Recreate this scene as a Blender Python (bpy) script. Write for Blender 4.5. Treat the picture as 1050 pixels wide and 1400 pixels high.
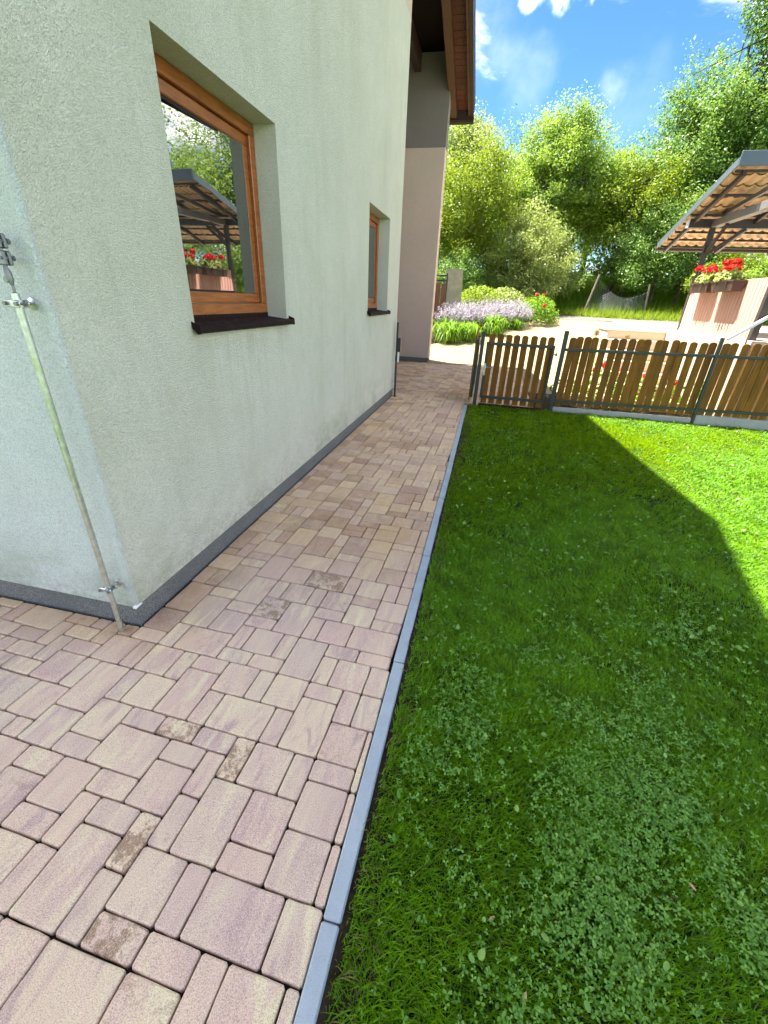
import bpy, math, random
import numpy as np
from mathutils import Matrix, Vector

# ------------------------------------------------------------------ reset
for o in list(bpy.data.objects):
    bpy.data.objects.remove(o, do_unlink=True)
scene = bpy.context.scene
COL = scene.collection
random.seed(11)
RNG = np.random.default_rng(11)

# ------------------------------------------------------------------ camera
cam_d = bpy.data.cameras.new('camera')
cam = bpy.data.objects.new('camera', cam_d)
COL.objects.link(cam)
yaw, pitch, roll = [math.radians(a) for a in (-11.8731, -26.9237, 2.5189)]
fw = Vector((math.sin(yaw) * math.cos(pitch), math.cos(yaw) * math.cos(pitch), math.sin(pitch)))
rt = Vector((math.cos(yaw), -math.sin(yaw), 0))
up = rt.cross(fw)
rt2 = rt * math.cos(roll) + up * math.sin(roll)
up2 = -rt * math.sin(roll) + up * math.cos(roll)
CAM = Vector((0, 0, 1.6))
cam.matrix_world = Matrix(((rt2.x, up2.x, -fw.x, CAM.x), (rt2.y, up2.y, -fw.y, CAM.y),
                           (rt2.z, up2.z, -fw.z, CAM.z), (0, 0, 0, 1)))
cam_d.sensor_fit = 'VERTICAL'
cam_d.sensor_height = 24.0
cam_d.lens = 574.73 / 1400 * 24.0
cam_d.clip_start = 0.05
cam_d.clip_end = 2000
scene.camera = cam

# ------------------------------------------------------------------ sky, sun, exposure
SUN_TRAVEL = Vector((0.385, -0.15, -1.0)).normalized()
S = -SUN_TRAVEL
SUN_EL = math.asin(S.z)
SUN_AZ = math.atan2(S.x, S.y)
world = bpy.data.worlds.new('World')
scene.world = world
world.use_nodes = True
wn, wl = world.node_tree.nodes, world.node_tree.links
wn.clear()
wout = wn.new('ShaderNodeOutputWorld')
bg = wn.new('ShaderNodeBackground')
bg.inputs['Strength'].default_value = 0.05
sky = wn.new('ShaderNodeTexSky')
sky.sky_type = 'NISHITA'
sky.sun_disc = False
sky.sun_elevation = SUN_EL
sky.sun_rotation = SUN_AZ
sky.altitude = 2500
sky.air_density = 1.0
sky.dust_density = 0.0
sky.ozone_density = 3.0
wtc = wn.new('ShaderNodeTexCoord')


def wmath(op, a, b=None, clamp=False):
    n = wn.new('ShaderNodeMath')
    n.operation = op
    n.use_clamp = clamp
    for i, v in enumerate((a, b)):
        if v is None:
            continue
        if isinstance(v, (int, float)):
            n.inputs[i].default_value = v
        else:
            wl.new(v, n.inputs[i])
    return n.outputs[0]


cn = wn.new('ShaderNodeTexNoise')
cn.inputs['Scale'].default_value = 11.0
cn.inputs['Detail'].default_value = 7
cn.inputs['Roughness'].default_value = 0.6
cn.inputs['Distortion'].default_value = 0.4
wl.new(wtc.outputs['Generated'], cn.inputs['Vector'])
# mostly unseen cumulus noise on a flat layer, added to light the shade
CLOUD_OFF = (-47.26, -3.51, -1.82)
wsep = wn.new('ShaderNodeSeparateXYZ')
wl.new(wtc.outputs['Generated'], wsep.inputs[0])
lay = wmath('MAXIMUM', wsep.outputs[2], 0.0)
lay = wmath('ADD', lay, 0.22)
wcom = wn.new('ShaderNodeCombineXYZ')
wl.new(wmath('DIVIDE', wsep.outputs[0], lay), wcom.inputs[0])
wl.new(wmath('DIVIDE', wsep.outputs[1], lay), wcom.inputs[1])
wadd = wn.new('ShaderNodeVectorMath')
wadd.operation = 'ADD'
wl.new(wcom.outputs[0], wadd.inputs[0])
wadd.inputs[1].default_value = CLOUD_OFF
cn2 = wn.new('ShaderNodeTexNoise')
cn2.inputs['Scale'].default_value = 0.85
cn2.inputs['Detail'].default_value = 8
cn2.inputs['Roughness'].default_value = 0.58
cn2.inputs['Distortion'].default_value = 0.3
wl.new(wadd.outputs[0], cn2.inputs['Vector'])


def ray_dir(px, py):
    v = rt2 * ((px - 525) / 574.73) + up2 * (-(py - 700) / 574.73) + fw
    return v.normalized()


wdist = wn.new('ShaderNodeTexNoise')
wdist.inputs['Scale'].default_value = 14.0
wdist.inputs['Detail'].default_value = 5
wl.new(wtc.outputs['Generated'], wdist.inputs['Vector'])
wsc = wn.new('ShaderNodeVectorMath')
wsc.operation = 'MULTIPLY_ADD'
wl.new(wdist.outputs['Color'], wsc.inputs[0])
wsc.inputs[1].default_value = (0.10, 0.10, 0.10)
wsc.inputs[2].default_value = (-0.05, -0.05, -0.05)
wdir = wn.new('ShaderNodeVectorMath')
wdir.operation = 'ADD'
wl.new(wtc.outputs['Generated'], wdir.inputs[0])
wl.new(wsc.outputs[0], wdir.inputs[1])
wnor = wn.new('ShaderNodeVectorMath')
wnor.operation = 'NORMALIZE'
wl.new(wdir.outputs[0], wnor.inputs[0])
# separate small fair-weather clouds, each a puff round a compass direction of the sky
cloud_mask = None
for (d, cosr0, cosr1, gain) in ((ray_dir(790, -62), 0.9984, 0.9997, 1.5), (ray_dir(712, 105), 0.9982, 1.0002, 0.045),
                                (ray_dir(655, 25), 0.9955, 1.0002, 0.04), (ray_dir(849, 105), 0.9995, 1.0001, 0.06),
                                (ray_dir(868, 128), 0.9975, 1.0002, 0.02)):
    dp = wn.new('ShaderNodeVectorMath')
    dp.operation = 'DOT_PRODUCT'
    wl.new(wnor.outputs[0], dp.inputs[0])
    dp.inputs[1].default_value = d
    mr = wn.new('ShaderNodeMapRange')
    mr.interpolation_type = 'SMOOTHSTEP'
    wl.new(dp.outputs['Value'], mr.inputs['Value'])
    mr.inputs['From Min'].default_value = cosr0
    mr.inputs['From Max'].default_value = cosr1
    mr.inputs['To Max'].default_value = gain
    cloud_mask = mr.outputs[0] if cloud_mask is None else wmath('ADD', cloud_mask, mr.outputs[0])
nz = wmath('MULTIPLY_ADD', cn.outputs['Fac'], 5.0)
nz.node.inputs[2].default_value = -1.75
nz = wmath('MAXIMUM', nz, 0.0)
puff = wmath('MULTIPLY', cloud_mask, nz, True)
fill_clouds = wn.new('ShaderNodeMapRange')
fill_clouds.interpolation_type = 'SMOOTHSTEP'
wl.new(cn2.outputs['Fac'], fill_clouds.inputs['Value'])
fill_clouds.inputs['From Min'].default_value = 0.47
fill_clouds.inputs['From Max'].default_value = 0.60
cfac = wmath('MAXIMUM', puff, fill_clouds.outputs[0])
cmix = wn.new('ShaderNodeMix')
cmix.data_type = 'RGBA'
wl.new(cfac, cmix.inputs['Factor'])
whs = wn.new('ShaderNodeHueSaturation')
whs.inputs['Saturation'].default_value = 1.2
wl.new(sky.outputs['Color'], whs.inputs['Color'])
wl.new(whs.outputs['Color'], cmix.inputs['A'])
cmix.inputs['B'].default_value = (18.2, 17.6, 16.8, 1)
wl.new(cmix.outputs['Result'], bg.inputs['Color'])
wl.new(bg.outputs[0], wout.inputs['Surface'])

sun_d = bpy.data.lights.new('sun', 'SUN')
sun_d.energy = 3.8
sun_d.angle = math.radians(0.53)
sun_d.color = (1.0, 0.95, 0.86)
sun = bpy.data.objects.new('sun', sun_d)
COL.objects.link(sun)
sun.location = S * 60
sun.rotation_euler = SUN_TRAVEL.to_track_quat('-Z', 'Y').to_euler()

vs = scene.view_settings
vs.view_transform = 'Standard'
vs.look = 'None'
vs.gamma = 1.0
vs.use_curve_mapping = False
vs.exposure = 2.68
scene.render.engine = 'CYCLES'
scene.cycles.max_bounces = 6
scene.cycles.diffuse_bounces = 3
scene.cycles.glossy_bounces = 3
scene.cycles.use_adaptive_sampling = True
scene.cycles.adaptive_threshold = 0.02
scene.cycles.transparent_max_bounces = 6


# ------------------------------------------------------------------ material helper
class Mat:
    def __init__(self, name, base=(0.5, 0.5, 0.5), rough=0.8, spec=0.3, metallic=0.0):
        self.m = bpy.data.materials.new(name)
        self.m.use_nodes = True
        self.n, self.l = self.m.node_tree.nodes, self.m.node_tree.links
        self.p = self.n['Principled BSDF']
        self.out = self.n['Material Output']
        self.p.inputs['Base Color'].default_value = (*base, 1)
        self.p.inputs['Roughness'].default_value = rough
        self.p.inputs['Specular IOR Level'].default_value = spec
        self.p.inputs['Metallic'].default_value = metallic

    def put(self, sock, v):
        if isinstance(v, bpy.types.NodeSocket):
            self.l.new(v, sock)
        elif isinstance(v, (tuple, list)) and len(v) == 3 and sock.type == 'RGBA':
            sock.default_value = (*v, 1)
        else:
            sock.default_value = v

    def coord(self, kind='Object'):
        if kind == 'World':
            return self.n.new('ShaderNodeNewGeometry').outputs['Position']
        return self.n.new('ShaderNodeTexCoord').outputs[kind]

    def mapping(self, v, scale=(1, 1, 1), rot=(0, 0, 0), loc=(0, 0, 0)):
        n = self.n.new('ShaderNodeMapping')
        self.l.new(v, n.inputs['Vector'])
        n.inputs['Scale'].default_value = scale
        n.inputs['Rotation'].default_value = rot
        n.inputs['Location'].default_value = loc
        return n.outputs[0]

    def noise(self, v, scale, detail=3, rough=0.5, dist=0.0, out='Fac'):
        n = self.n.new('ShaderNodeTexNoise')
        self.l.new(v, n.inputs['Vector'])
        n.inputs['Scale'].default_value = scale
        n.inputs['Detail'].default_value = detail
        n.inputs['Roughness'].default_value = rough
        n.inputs['Distortion'].default_value = dist
        return n.outputs[out]

    def voronoi(self, v, scale, out='Distance', feature='F1'):
        n = self.n.new('ShaderNodeTexVoronoi')
        n.feature = feature
        self.l.new(v, n.inputs['Vector'])
        n.inputs['Scale'].default_value = scale
        return n.outputs[out]

    def ramp(self, f, stops, interp='LINEAR'):
        n = self.n.new('ShaderNodeValToRGB')
        n.color_ramp.interpolation = interp
        self.put(n.inputs['Fac'], f)
        els = n.color_ramp.elements
        while len(els) < len(stops):
            els.new(0.5)
        for e, (p, c) in zip(els, stops):
            e.position = p
            e.color = (*c, 1) if isinstance(c, tuple) else (c, c, c, 1)
        return n.outputs['Color']

    def mix(self, f, a, b, mode='MIX'):
        n = self.n.new('ShaderNodeMix')
        n.data_type = 'RGBA'
        n.blend_type = mode
        self.put(n.inputs['Factor'], f)
        self.put(n.inputs['A'], a)
        self.put(n.inputs['B'], b)
        return n.outputs['Result']

    def math(self, op, a, b=0.0, c=0.0, clamp=False):
        n = self.n.new('ShaderNodeMath')
        n.operation = op
        n.use_clamp = clamp
        for i, v in enumerate((a, b, c)):
            self.put(n.inputs[i], v)
        return n.outputs[0]

    def vmath(self, op, a, b):
        n = self.n.new('ShaderNodeVectorMath')
        n.operation = op
        self.put(n.inputs[0], a)
        self.put(n.inputs[1], b)
        return n.outputs['Vector']

    def sep(self, v):
        n = self.n.new('ShaderNodeSeparateXYZ')
        self.l.new(v, n.inputs[0])
        return n.outputs

    def maprange(self, v, a, b, c=0.0, d=1.0, smooth=False):
        n = self.n.new('ShaderNodeMapRange')
        if smooth:
            n.interpolation_type = 'SMOOTHSTEP'
        self.put(n.inputs['Value'], v)
        for k, x in zip(('From Min', 'From Max', 'To Min', 'To Max'), (a, b, c, d)):
            n.inputs[k].default_value = x
        return n.outputs[0]

    def island(self):
        return self.n.new('ShaderNodeNewGeometry').outputs['Random Per Island']

    def objrand(self):
        return self.n.new('ShaderNodeObjectInfo').outputs['Random']

    def color(self, c):
        self.put(self.p.inputs['Base Color'], c)
        return self

    def rough(self, c):
        self.put(self.p.inputs['Roughness'], c)
        return self

    def bump(self, h, strength=0.5, dist=0.01):
        n = self.n.new('ShaderNodeBump')
        self.put(n.inputs['Height'], h)
        n.inputs['Strength'].default_value = strength
        n.inputs['Distance'].default_value = dist
        self.l.new(n.outputs[0], self.p.inputs['Normal'])
        return self

    def leafy(self, trans, col):
        t = self.n.new('ShaderNodeBsdfTranslucent')
        self.put(t.inputs['Color'], col)
        m = self.n.new('ShaderNodeMixShader')
        m.inputs[0].default_value = trans
        self.l.new(self.p.outputs[0], m.inputs[1])
        self.l.new(t.outputs[0], m.inputs[2])
        self.l.new(m.outputs[0], self.out.inputs['Surface'])
        return self


M = {}

# stucco of the house
def stucco(name, c1, c2, algae=True, scale=1.0):
    k = Mat(name, c1, 0.92, 0.15)
    v = k.coord('World')
    big = k.noise(v, 1.3, 5, 0.6)
    mid = k.noise(v, 9.0, 4, 0.6)
    col = k.mix(k.maprange(big, 0.35, 0.68), c1, c2)
    col = k.mix(k.maprange(mid, 0.4, 0.75, 0, 0.25), col, tuple(x * 0.86 for x in c2))
    vv = k.vmath('ADD', v, k.mix(0.012, (0, 0, 0), k.noise(v, 60, 2, out='Color')))
    g1 = k.noise(k.mapping(vv, (1, 0.75, 1.25)), 150 * scale, 3, 0.7)
    g2 = k.voronoi(vv, 190 * scale)
    grain = k.math('ADD', k.math('MULTIPLY', g1, 0.7), k.math('MULTIPLY', g2, 0.55))
    col = k.mix(k.maprange(g1, 0.34, 0.52, 0.55, 0.0), col, tuple(x * 0.5 for x in c2))
    if algae:
        z = k.sep(v)[2]
        low = k.maprange(z, 0.62, 0.12, 0.0, 1.0, True)
        patch = k.maprange(k.noise(k.mapping(v, (1.6, 1.6, 3.0)), 1.4, 6, 0.65), 0.46, 0.70)
        col = k.mix(k.math('MULTIPLY', k.math('MULTIPLY', low, patch), 0.62), col, (0.24, 0.29, 0.15))
        foot = k.math('MULTIPLY', k.maprange(z, 0.34, 0.125, 0.0, 1.0, True), k.maprange(k.noise(v, 26, 6, 0.7), 0.42, 0.66))
        col = k.mix(k.math('MULTIPLY', foot, 0.5), col, (0.30, 0.29, 0.23))
        run = k.maprange(k.noise(k.mapping(v, (9, 9, 0.5)), 1.5, 5, 0.6), 0.56, 0.76, 0.0, 0.22)
        col = k.mix(run, col, (0.47, 0.48, 0.40))
        yv = k.sep(v)[1]
        for (wa, wb) in ((2.236, 3.424), (5.9145, 7.0706)):
            inside = k.math('MULTIPLY', k.maprange(yv, wa - 0.06, wa + 0.05, 0, 1, True), k.maprange(yv, wb + 0.06, wb - 0.05, 0, 1, True))
            below = k.math('MULTIPLY', k.maprange(z, 1.39, 1.36), k.maprange(z, 0.55, 1.25, 0.0, 1.0, True))
            drip = k.maprange(k.noise(k.mapping(v, (22, 22, 0.8)), 1.3, 5, 0.65), 0.50, 0.68)
            col = k.mix(k.math('MULTIPLY', k.math('MULTIPLY', inside, below), k.math('MULTIPLY', drip, 0.30)), col, (0.40, 0.41, 0.33))
        hi = k.maprange(k.noise(k.mapping(v, (1, 2.2, 0.55)), 1.1, 6, 0.65), 0.50, 0.78, 0.0, 0.38)
        col = k.mix(hi, col, (0.43, 0.43, 0.30))
    k.color(col)
    k.bump(grain, 1.0, 0.009)
    return k.m


M['stucco'] = stucco('cream_stucco', (0.72, 0.72, 0.605), (0.65, 0.655, 0.53))
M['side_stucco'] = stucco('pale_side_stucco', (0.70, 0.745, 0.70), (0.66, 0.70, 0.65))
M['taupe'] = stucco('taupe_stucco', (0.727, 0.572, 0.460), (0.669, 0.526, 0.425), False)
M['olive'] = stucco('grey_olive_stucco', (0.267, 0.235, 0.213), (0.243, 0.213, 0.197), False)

k = Mat('plinth_mosaic_render', (0.260, 0.260, 0.260), 0.75, 0.3)
v = k.coord('World')
sp = k.voronoi(v, 330, 'Color')
spb = k.sep(sp)[0]
k.color(k.mix(k.maprange(k.noise(v, 4, 4), 0.35, 0.7, 0, 0.45), k.ramp(spb, [(0.0, (0.046, 0.049, 0.048)), (0.45, (0.124, 0.130, 0.126)), (0.8, (0.195, 0.202, 0.195)), (1.0, (0.338, 0.338, 0.325))]), (0.098, 0.104, 0.094)))
k.bump(k.voronoi(v, 330), 0.5, 0.003)
M['plinth'] = k.m

# stained window timber
k = Mat('orange_brown_timber', (0.3, 0.09, 0.02), 0.32, 0.5)
v = k.coord('World')
gr = k.noise(k.mapping(v, (30, 3, 30)), 2.2, 6, 0.6, 0.6)
k.color(k.ramp(gr, [(0.3, (0.17, 0.047, 0.010)), (0.5, (0.30, 0.088, 0.018)), (0.72, (0.40, 0.13, 0.028))]))
k.bump(gr, 0.08, 0.002)
M['window_wood'] = k.m

k = Mat('window_glass', (0.012, 0.014, 0.013), 0.0, 1.0)
k.p.inputs['IOR'].default_value = 2.3
v = k.coord('World')
k.bump(k.noise(v, 2.2, 2, 0.4), 0.05, 0.02)
k.rough(k.maprange(k.noise(v, 9, 6, 0.7), 0.45, 0.8, 0.0, 0.06))
M['glass'] = k.m
M['seal'] = Mat('black_rubber_seal', (0.012, 0.012, 0.012), 0.5).m

k = Mat('dark_brown_sheet_metal', (0.035, 0.024, 0.02), 0.38, 0.04)
v = k.coord('World')
k.color(k.mix(k.maprange(k.noise(v, 18, 5, 0.65), 0.52, 0.78, 0, 0.35), (0.020, 0.013, 0.012), (0.07, 0.055, 0.045)))
k.rough(k.maprange(k.noise(v, 25, 4), 0.3, 0.7, 0.45, 0.65))
M['sill'] = k.m

k = Mat('galvanised_steel', (0.58, 0.60, 0.58), 0.36, 0.5, 0.9)
v = k.coord('World')
k.color(k.mix(k.maprange(k.noise(v, 40, 4), 0.35, 0.7), (0.62, 0.64, 0.60), (0.45, 0.46, 0.42)))
k.rough(k.maprange(k.noise(v, 30, 4), 0.3, 0.7, 0.26, 0.45))
M['zinc'] = k.m
M['dark_zinc'] = Mat('weathered_zinc_clamp', (0.20, 0.21, 0.21), 0.45, 0.5, 0.75).m
M['white_bead'] = Mat('bare_white_corner_bead', (0.75, 0.76, 0.74), 0.5).m

# roof timber
def timber(name, dark, mid, light, sc=(3, 25, 25), rough=0.6):
    k = Mat(name, mid, rough, 0.3)
    v = k.coord('Object')
    r = k.math('FRACT', k.math('ADD', k.objrand(), k.island()))
    v2 = k.vmath('ADD', v, k.mix(1.0, (0, 0, 0), k.mix(r, (0, 0, 0), (7, 5, 3))))
    g = k.noise(k.mapping(v2, sc), 1.6, 6, 0.62, 0.5)
    c = k.ramp(g, [(0.28, dark), (0.5, mid), (0.75, light)])
    c = k.mix(k.maprange(r, 0, 1, 0.0, 0.6), c, dark)
    k.color(c)
    k.bump(g, 0.2, 0.003)
    return k.m


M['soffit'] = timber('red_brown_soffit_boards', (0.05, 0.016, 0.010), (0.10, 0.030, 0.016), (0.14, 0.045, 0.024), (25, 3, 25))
M['dark_ceiling'] = timber('shaded_ceiling_boards', (0.012, 0.006, 0.005), (0.022, 0.010, 0.008), (0.03, 0.014, 0.011), (25, 3, 25))  # recess shade put into the colour: near-black copy of the soffit boards
M['rafter'] = timber('brown_rafter_timber', (0.072, 0.033, 0.020), (0.122, 0.058, 0.036), (0.158, 0.082, 0.053), (25, 2, 25))
M['gutter'] = Mat('dark_brown_gutter', (0.04, 0.025, 0.02), 0.45).m
M['roof_tile'] = Mat('dark_roof_covering', (0.06, 0.04, 0.035), 0.7).m
M['picket'] = timber('brown_stained_picket', (0.104, 0.041, 0.002), (0.207, 0.083, 0.004), (0.305, 0.132, 0.006), (18, 18, 2.2), 0.65)
M['green_steel'] = Mat('dark_green_coated_steel', (0.020, 0.030, 0.024), 0.42, 0.5).m
M['chrome'] = Mat('bright_metal', (0.6, 0.6, 0.6), 0.25, 0.5, 1.0).m

# concrete
def concrete(name, a, b, sc=6.0, bump=0.25):
    k = Mat(name, a, 0.88, 0.25)
    v = k.coord('World')
    c = k.mix(k.maprange(k.noise(v, sc, 6, 0.65), 0.35, 0.7), a, b)
    f = k.noise(v, 320, 2, 0.6)
    c = k.mix(k.maprange(f, 0.35, 0.65, 0.0, 0.4), c, tuple(x * 0.55 for x in a))
    dirt = k.maprange(k.noise(v, 17, 7, 0.75, 0.4), 0.50, 0.72, 0.0, 0.45)
    c = k.mix(dirt, c, tuple(x * y for x, y in zip(a, (0.62, 0.60, 0.50))))
    pits = k.maprange(k.voronoi(v, 90), 0.14, 0.05, 0.0, 0.7)
    c = k.mix(pits, c, tuple(x * 0.4 for x in a))
    k.color(c)
    k.bump(f, bump, 0.002)
    return k.m


M['kerb'] = concrete('grey_concrete_edging', (0.446, 0.501, 0.538), (0.365, 0.413, 0.447))
M['base_concrete'] = concrete('pale_fence_base_concrete', (0.42, 0.42, 0.40), (0.33, 0.33, 0.31), 3)
M['beige_stone'] = concrete('beige_terrace_stone', (0.680, 0.558, 0.422), (0.598, 0.476, 0.358), 2)
M['granite'] = concrete('lichened_granite', (0.378, 0.367, 0.255), (0.231, 0.242, 0.128), 3.5)

# pavers: pink, mauve, cream and tan marbled concrete
def paver_material(name, stained):
    k = Mat(name, (0.4, 0.32, 0.28), 0.85, 0.25)
    vo = k.coord('Object')
    vw = k.coord('World')
    r = k.math('FRACT', k.math('ADD', k.math('MULTIPLY', k.objrand(), 7.31), k.math('MULTIPLY', k.island(), 5.77)))
    r2 = k.math('FRACT', k.math('MULTIPLY', r, 13.7))
    r3 = k.math('FRACT', k.math('MULTIPLY', r, 37.3))
    off = k.n.new('ShaderNodeCombineXYZ')
    k.put(off.inputs[0], k.math('MULTIPLY', r, 31.0))
    k.put(off.inputs[1], k.math('MULTIPLY', r2, 47.0))
    k.put(off.inputs[2], k.math('MULTIPLY', r3, 23.0))
    vv = k.vmath('ADD', vo, off.outputs[0])
    streak = k.noise(k.mapping(vv, (17, 4.0, 9), (0, 0, 0.12)), 1.0, 5, 0.55, 0.9)
    blot = k.noise(vv, 9.0, 4, 0.6, 0.6)
    body = k.ramp(r, [(0.0, (0.705, 0.471, 0.356)), (0.22, (0.765, 0.531, 0.372)), (0.42, (0.628, 0.430, 0.349)), (0.58, (0.811, 0.600, 0.388)), (0.75, (0.674, 0.491, 0.366)), (0.9, (0.734, 0.491, 0.361)), (1.0, (0.644, 0.409, 0.333))])
    cream = (0.840, 0.723, 0.411)
    mauve = (0.491, 0.307, 0.273)
    amt = k.maprange(r2, 0.0, 1.0, 0.15, 1.0)
    c = k.mix(k.math('MULTIPLY', k.maprange(streak, 0.50, 0.66), amt), body, cream)
    c = k.mix(k.math('MULTIPLY', k.maprange(streak, 0.48, 0.36), k.maprange(r3, 0, 1, 0.15, 0.95)), c, mauve)
    c = k.mix(k.maprange(blot, 0.42, 0.72, 0, 0.5), c, (0.688, 0.504, 0.344))
    # tan wear, more of it in some stones and in patches along the path
    tan_zone = k.maprange(k.noise(k.mapping(vw, (1.0, 0.55, 1), (0, 0, 0), (3.1, 0.4, 0)), 0.9, 3, 0.5), 0.40, 0.62)
    yy = k.sep(vw)
    stretch = k.math('MULTIPLY', k.maprange(yy[1], 1.5, 2.9, 0.0, 1.0, True), 1.0)
    wallside = k.math('MULTIPLY', k.maprange(yy[0], -1.1, -1.6, 0.0, 1.0, True), k.maprange(yy[1], 1.05, 1.5, 0.0, 1.0, True))
    damp = k.math('MAXIMUM', k.math('MULTIPLY', stretch, k.math('MULTIPLY_ADD', tan_zone, 0.45, 0.55)), wallside)
    patchy = k.maprange(k.math('ADD', k.math('MULTIPLY', k.noise(vw, 13, 5, 0.65, 0.4), 0.8), k.math('MULTIPLY', r3, 0.3)), 0.42, 0.62)
    c = k.mix(k.math('MULTIPLY', damp, k.math('MULTIPLY_ADD', patchy, 0.46, 0.46)), c, k.mix(r2, (0.46, 0.235, 0.095), (0.76, 0.50, 0.21)))
    r4 = k.math('FRACT', k.math('MULTIPLY', r, 71.9))
    brownish = k.math('MULTIPLY', k.math('MULTIPLY', k.maprange(r4, 0.74, 0.86), damp), k.maprange(blot, 0.30, 0.62, 0.35, 1.0))
    c = k.mix(k.math('MULTIPLY', brownish, 0.75), c, (0.30, 0.145, 0.065))
    rust = k.math('MULTIPLY', k.maprange(k.noise(vv, 20, 5, 0.7, 0.5), 0.47 if stained else 0.53, 0.55 if stained else 0.62), 1.0 if stained else k.maprange(r3, 0.92, 0.95))
    c = k.mix(k.math('MULTIPLY', rust, 0.85 if stained else 0.5), c, (0.30, 0.165, 0.075) if stained else (0.36, 0.22, 0.12))
    grit = k.noise(vw, 300, 3, 0.75)
    c = k.mix(k.maprange(grit, 0.34, 0.50, 0.62, 0.0), c, (0.17, 0.13, 0.12))
    c = k.mix(k.maprange(grit, 0.53, 0.68, 0.0, 0.75), c, (0.80, 0.75, 0.70))
    pock = k.maprange(k.voronoi(vv, 42), 0.12, 0.05, 0.0, 0.45)
    c = k.mix(k.math('MULTIPLY', pock, k.maprange(r2, 0.45, 0.7)), c, (0.16, 0.12, 0.10))
    k.color(c)
    k.rough(k.maprange(grit, 0.3, 0.7, 0.72, 0.92))
    k.bump(k.math('ADD', grit, k.math('MULTIPLY', k.noise(vv, 60, 3), 0.8)), 0.6, 0.004)
    return k.m


M['paver'] = paver_material('marbled_paver', False)
M['stained_paver'] = paver_material('stained_paver', True)

k = Mat('dark_joint_sand', (0.02, 0.016, 0.012), 0.95, 0.05)
v = k.coord('World')
k.color(k.ramp(k.noise(v, 6, 5, 0.7), [(0.35, (0.010, 0.008, 0.006)), (0.58, (0.022, 0.017, 0.011)), (0.75, (0.05, 0.046, 0.022))]))
M['joint'] = k.m

# sunlit yard paving seen from far: material bond
k = Mat('yard_paving', (0.45, 0.36, 0.25), 0.88, 0.2)
v = k.coord('World')
br = k.n.new('ShaderNodeTexBrick')
k.l.new(k.mapping(v, (1, 1, 1), (0, 0, 0.55)), br.inputs['Vector'])
br.inputs['Color1'].default_value = (0.37, 0.295, 0.155, 1)
br.inputs['Color2'].default_value = (0.29, 0.22, 0.125, 1)
br.inputs['Mortar'].default_value = (0.07, 0.055, 0.035, 1)
br.inputs['Scale'].default_value = 1.0
br.inputs['Brick Width'].default_value = 0.2
br.inputs['Row Height'].default_value = 0.1
br.inputs['Mortar Size'].default_value = 0.011
k.color(k.mix(k.maprange(k.noise(v, 3, 4), 0.4, 0.7, 0, 0.4), br.outputs['Color'], (0.40, 0.32, 0.17)))
M['yard'] = k.m

k = Mat('gravel_track', (0.3, 0.28, 0.25), 0.95, 0.1)
v = k.coord('World')
k.color(k.ramp(k.noise(v, 9, 6, 0.75), [(0.3, (0.07, 0.065, 0.055)), (0.55, (0.16, 0.145, 0.125)), (0.75, (0.24, 0.22, 0.19))]))
M['gravel'] = k.m

k = Mat('soil', (0.05, 0.035, 0.02), 0.95, 0.1)
v = k.coord('World')
k.color(k.ramp(k.noise(v, 30, 6, 0.7), [(0.3, (0.018, 0.013, 0.008)), (0.6, (0.05, 0.036, 0.022)), (0.8, (0.09, 0.065, 0.04))]))
k.bump(k.noise(v, 70, 5, 0.7), 0.9, 0.02)
M['soil'] = k.m

k = Mat('lawn_ground', (0.03, 0.06, 0.012), 0.95, 0.1)
v = k.coord('World')
k.color(k.ramp(k.noise(v, 20, 6, 0.7), [(0.3, (0.012, 0.022, 0.005)), (0.55, (0.03, 0.06, 0.012)), (0.8, (0.06, 0.10, 0.02))]))
k.bump(k.noise(v, 60, 5, 0.7), 0.8, 0.02)
M['lawn'] = k.m

k = Mat('meadow_ground', (0.06, 0.12, 0.02), 0.95, 0.1)
v = k.coord('World')
k.color(k.ramp(k.noise(v, 2.5, 7, 0.7), [(0.3, (0.03, 0.06, 0.012)), (0.55, (0.075, 0.14, 0.022)), (0.8, (0.12, 0.19, 0.04))]))
M['meadow'] = k.m


def leafmat(name, a, b, c3, trans=0.4, tcol=None, rough=0.5, patches=0.0, spec=0.25):
    k = Mat(name, a, rough, spec)
    r = k.island()
    col = k.ramp(r, [(0.0, a), (0.5, b), (1.0, c3)])
    if patches:
        v = k.coord('World')
        col = k.mix(k.maprange(k.noise(v, patches, 3), 0.38, 0.66, 0.0, 0.55), col, c3)
        col = k.mix(k.maprange(k.noise(v, patches * 4.2, 4, 0.6), 0.44, 0.66, 0.0, 0.6), col, tuple(x * 0.42 for x in a))
    k.color(col)
    k.leafy(trans, k.mix(0.5, col, tcol or tuple(min(1, x * 1.6) for x in c3)))
    return k.m


M['grass'] = leafmat('grass_blades', (0.069, 0.220, 0.001), (0.109, 0.297, 0.001), (0.175, 0.374, 0.002), 0.45, (0.420, 0.484, 0.002), 0.5, 1.7)
M['dead_grass'] = leafmat('dry_grass_blades', (0.16, 0.12, 0.05), (0.20, 0.16, 0.07), (0.13, 0.12, 0.04), 0.3)
M['clover'] = leafmat('clover_leaves', (0.097, 0.250, 0.019), (0.138, 0.313, 0.033), (0.210, 0.397, 0.057), 0.3, (0.259, 0.479, 0.033), 0.5, spec=0.5)
M['weed'] = leafmat('broad_weed_leaves', (0.097, 0.239, 0.019), (0.146, 0.304, 0.041), (0.226, 0.387, 0.074), 0.3, None, 0.38, spec=0.5)
M['leaf_yellow'] = leafmat('yellow_green_leaves', (0.101, 0.174, 0.010), (0.158, 0.239, 0.014), (0.239, 0.316, 0.024), 0.45, (0.339, 0.415, 0.016), rough=0.45, spec=0.4)
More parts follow.
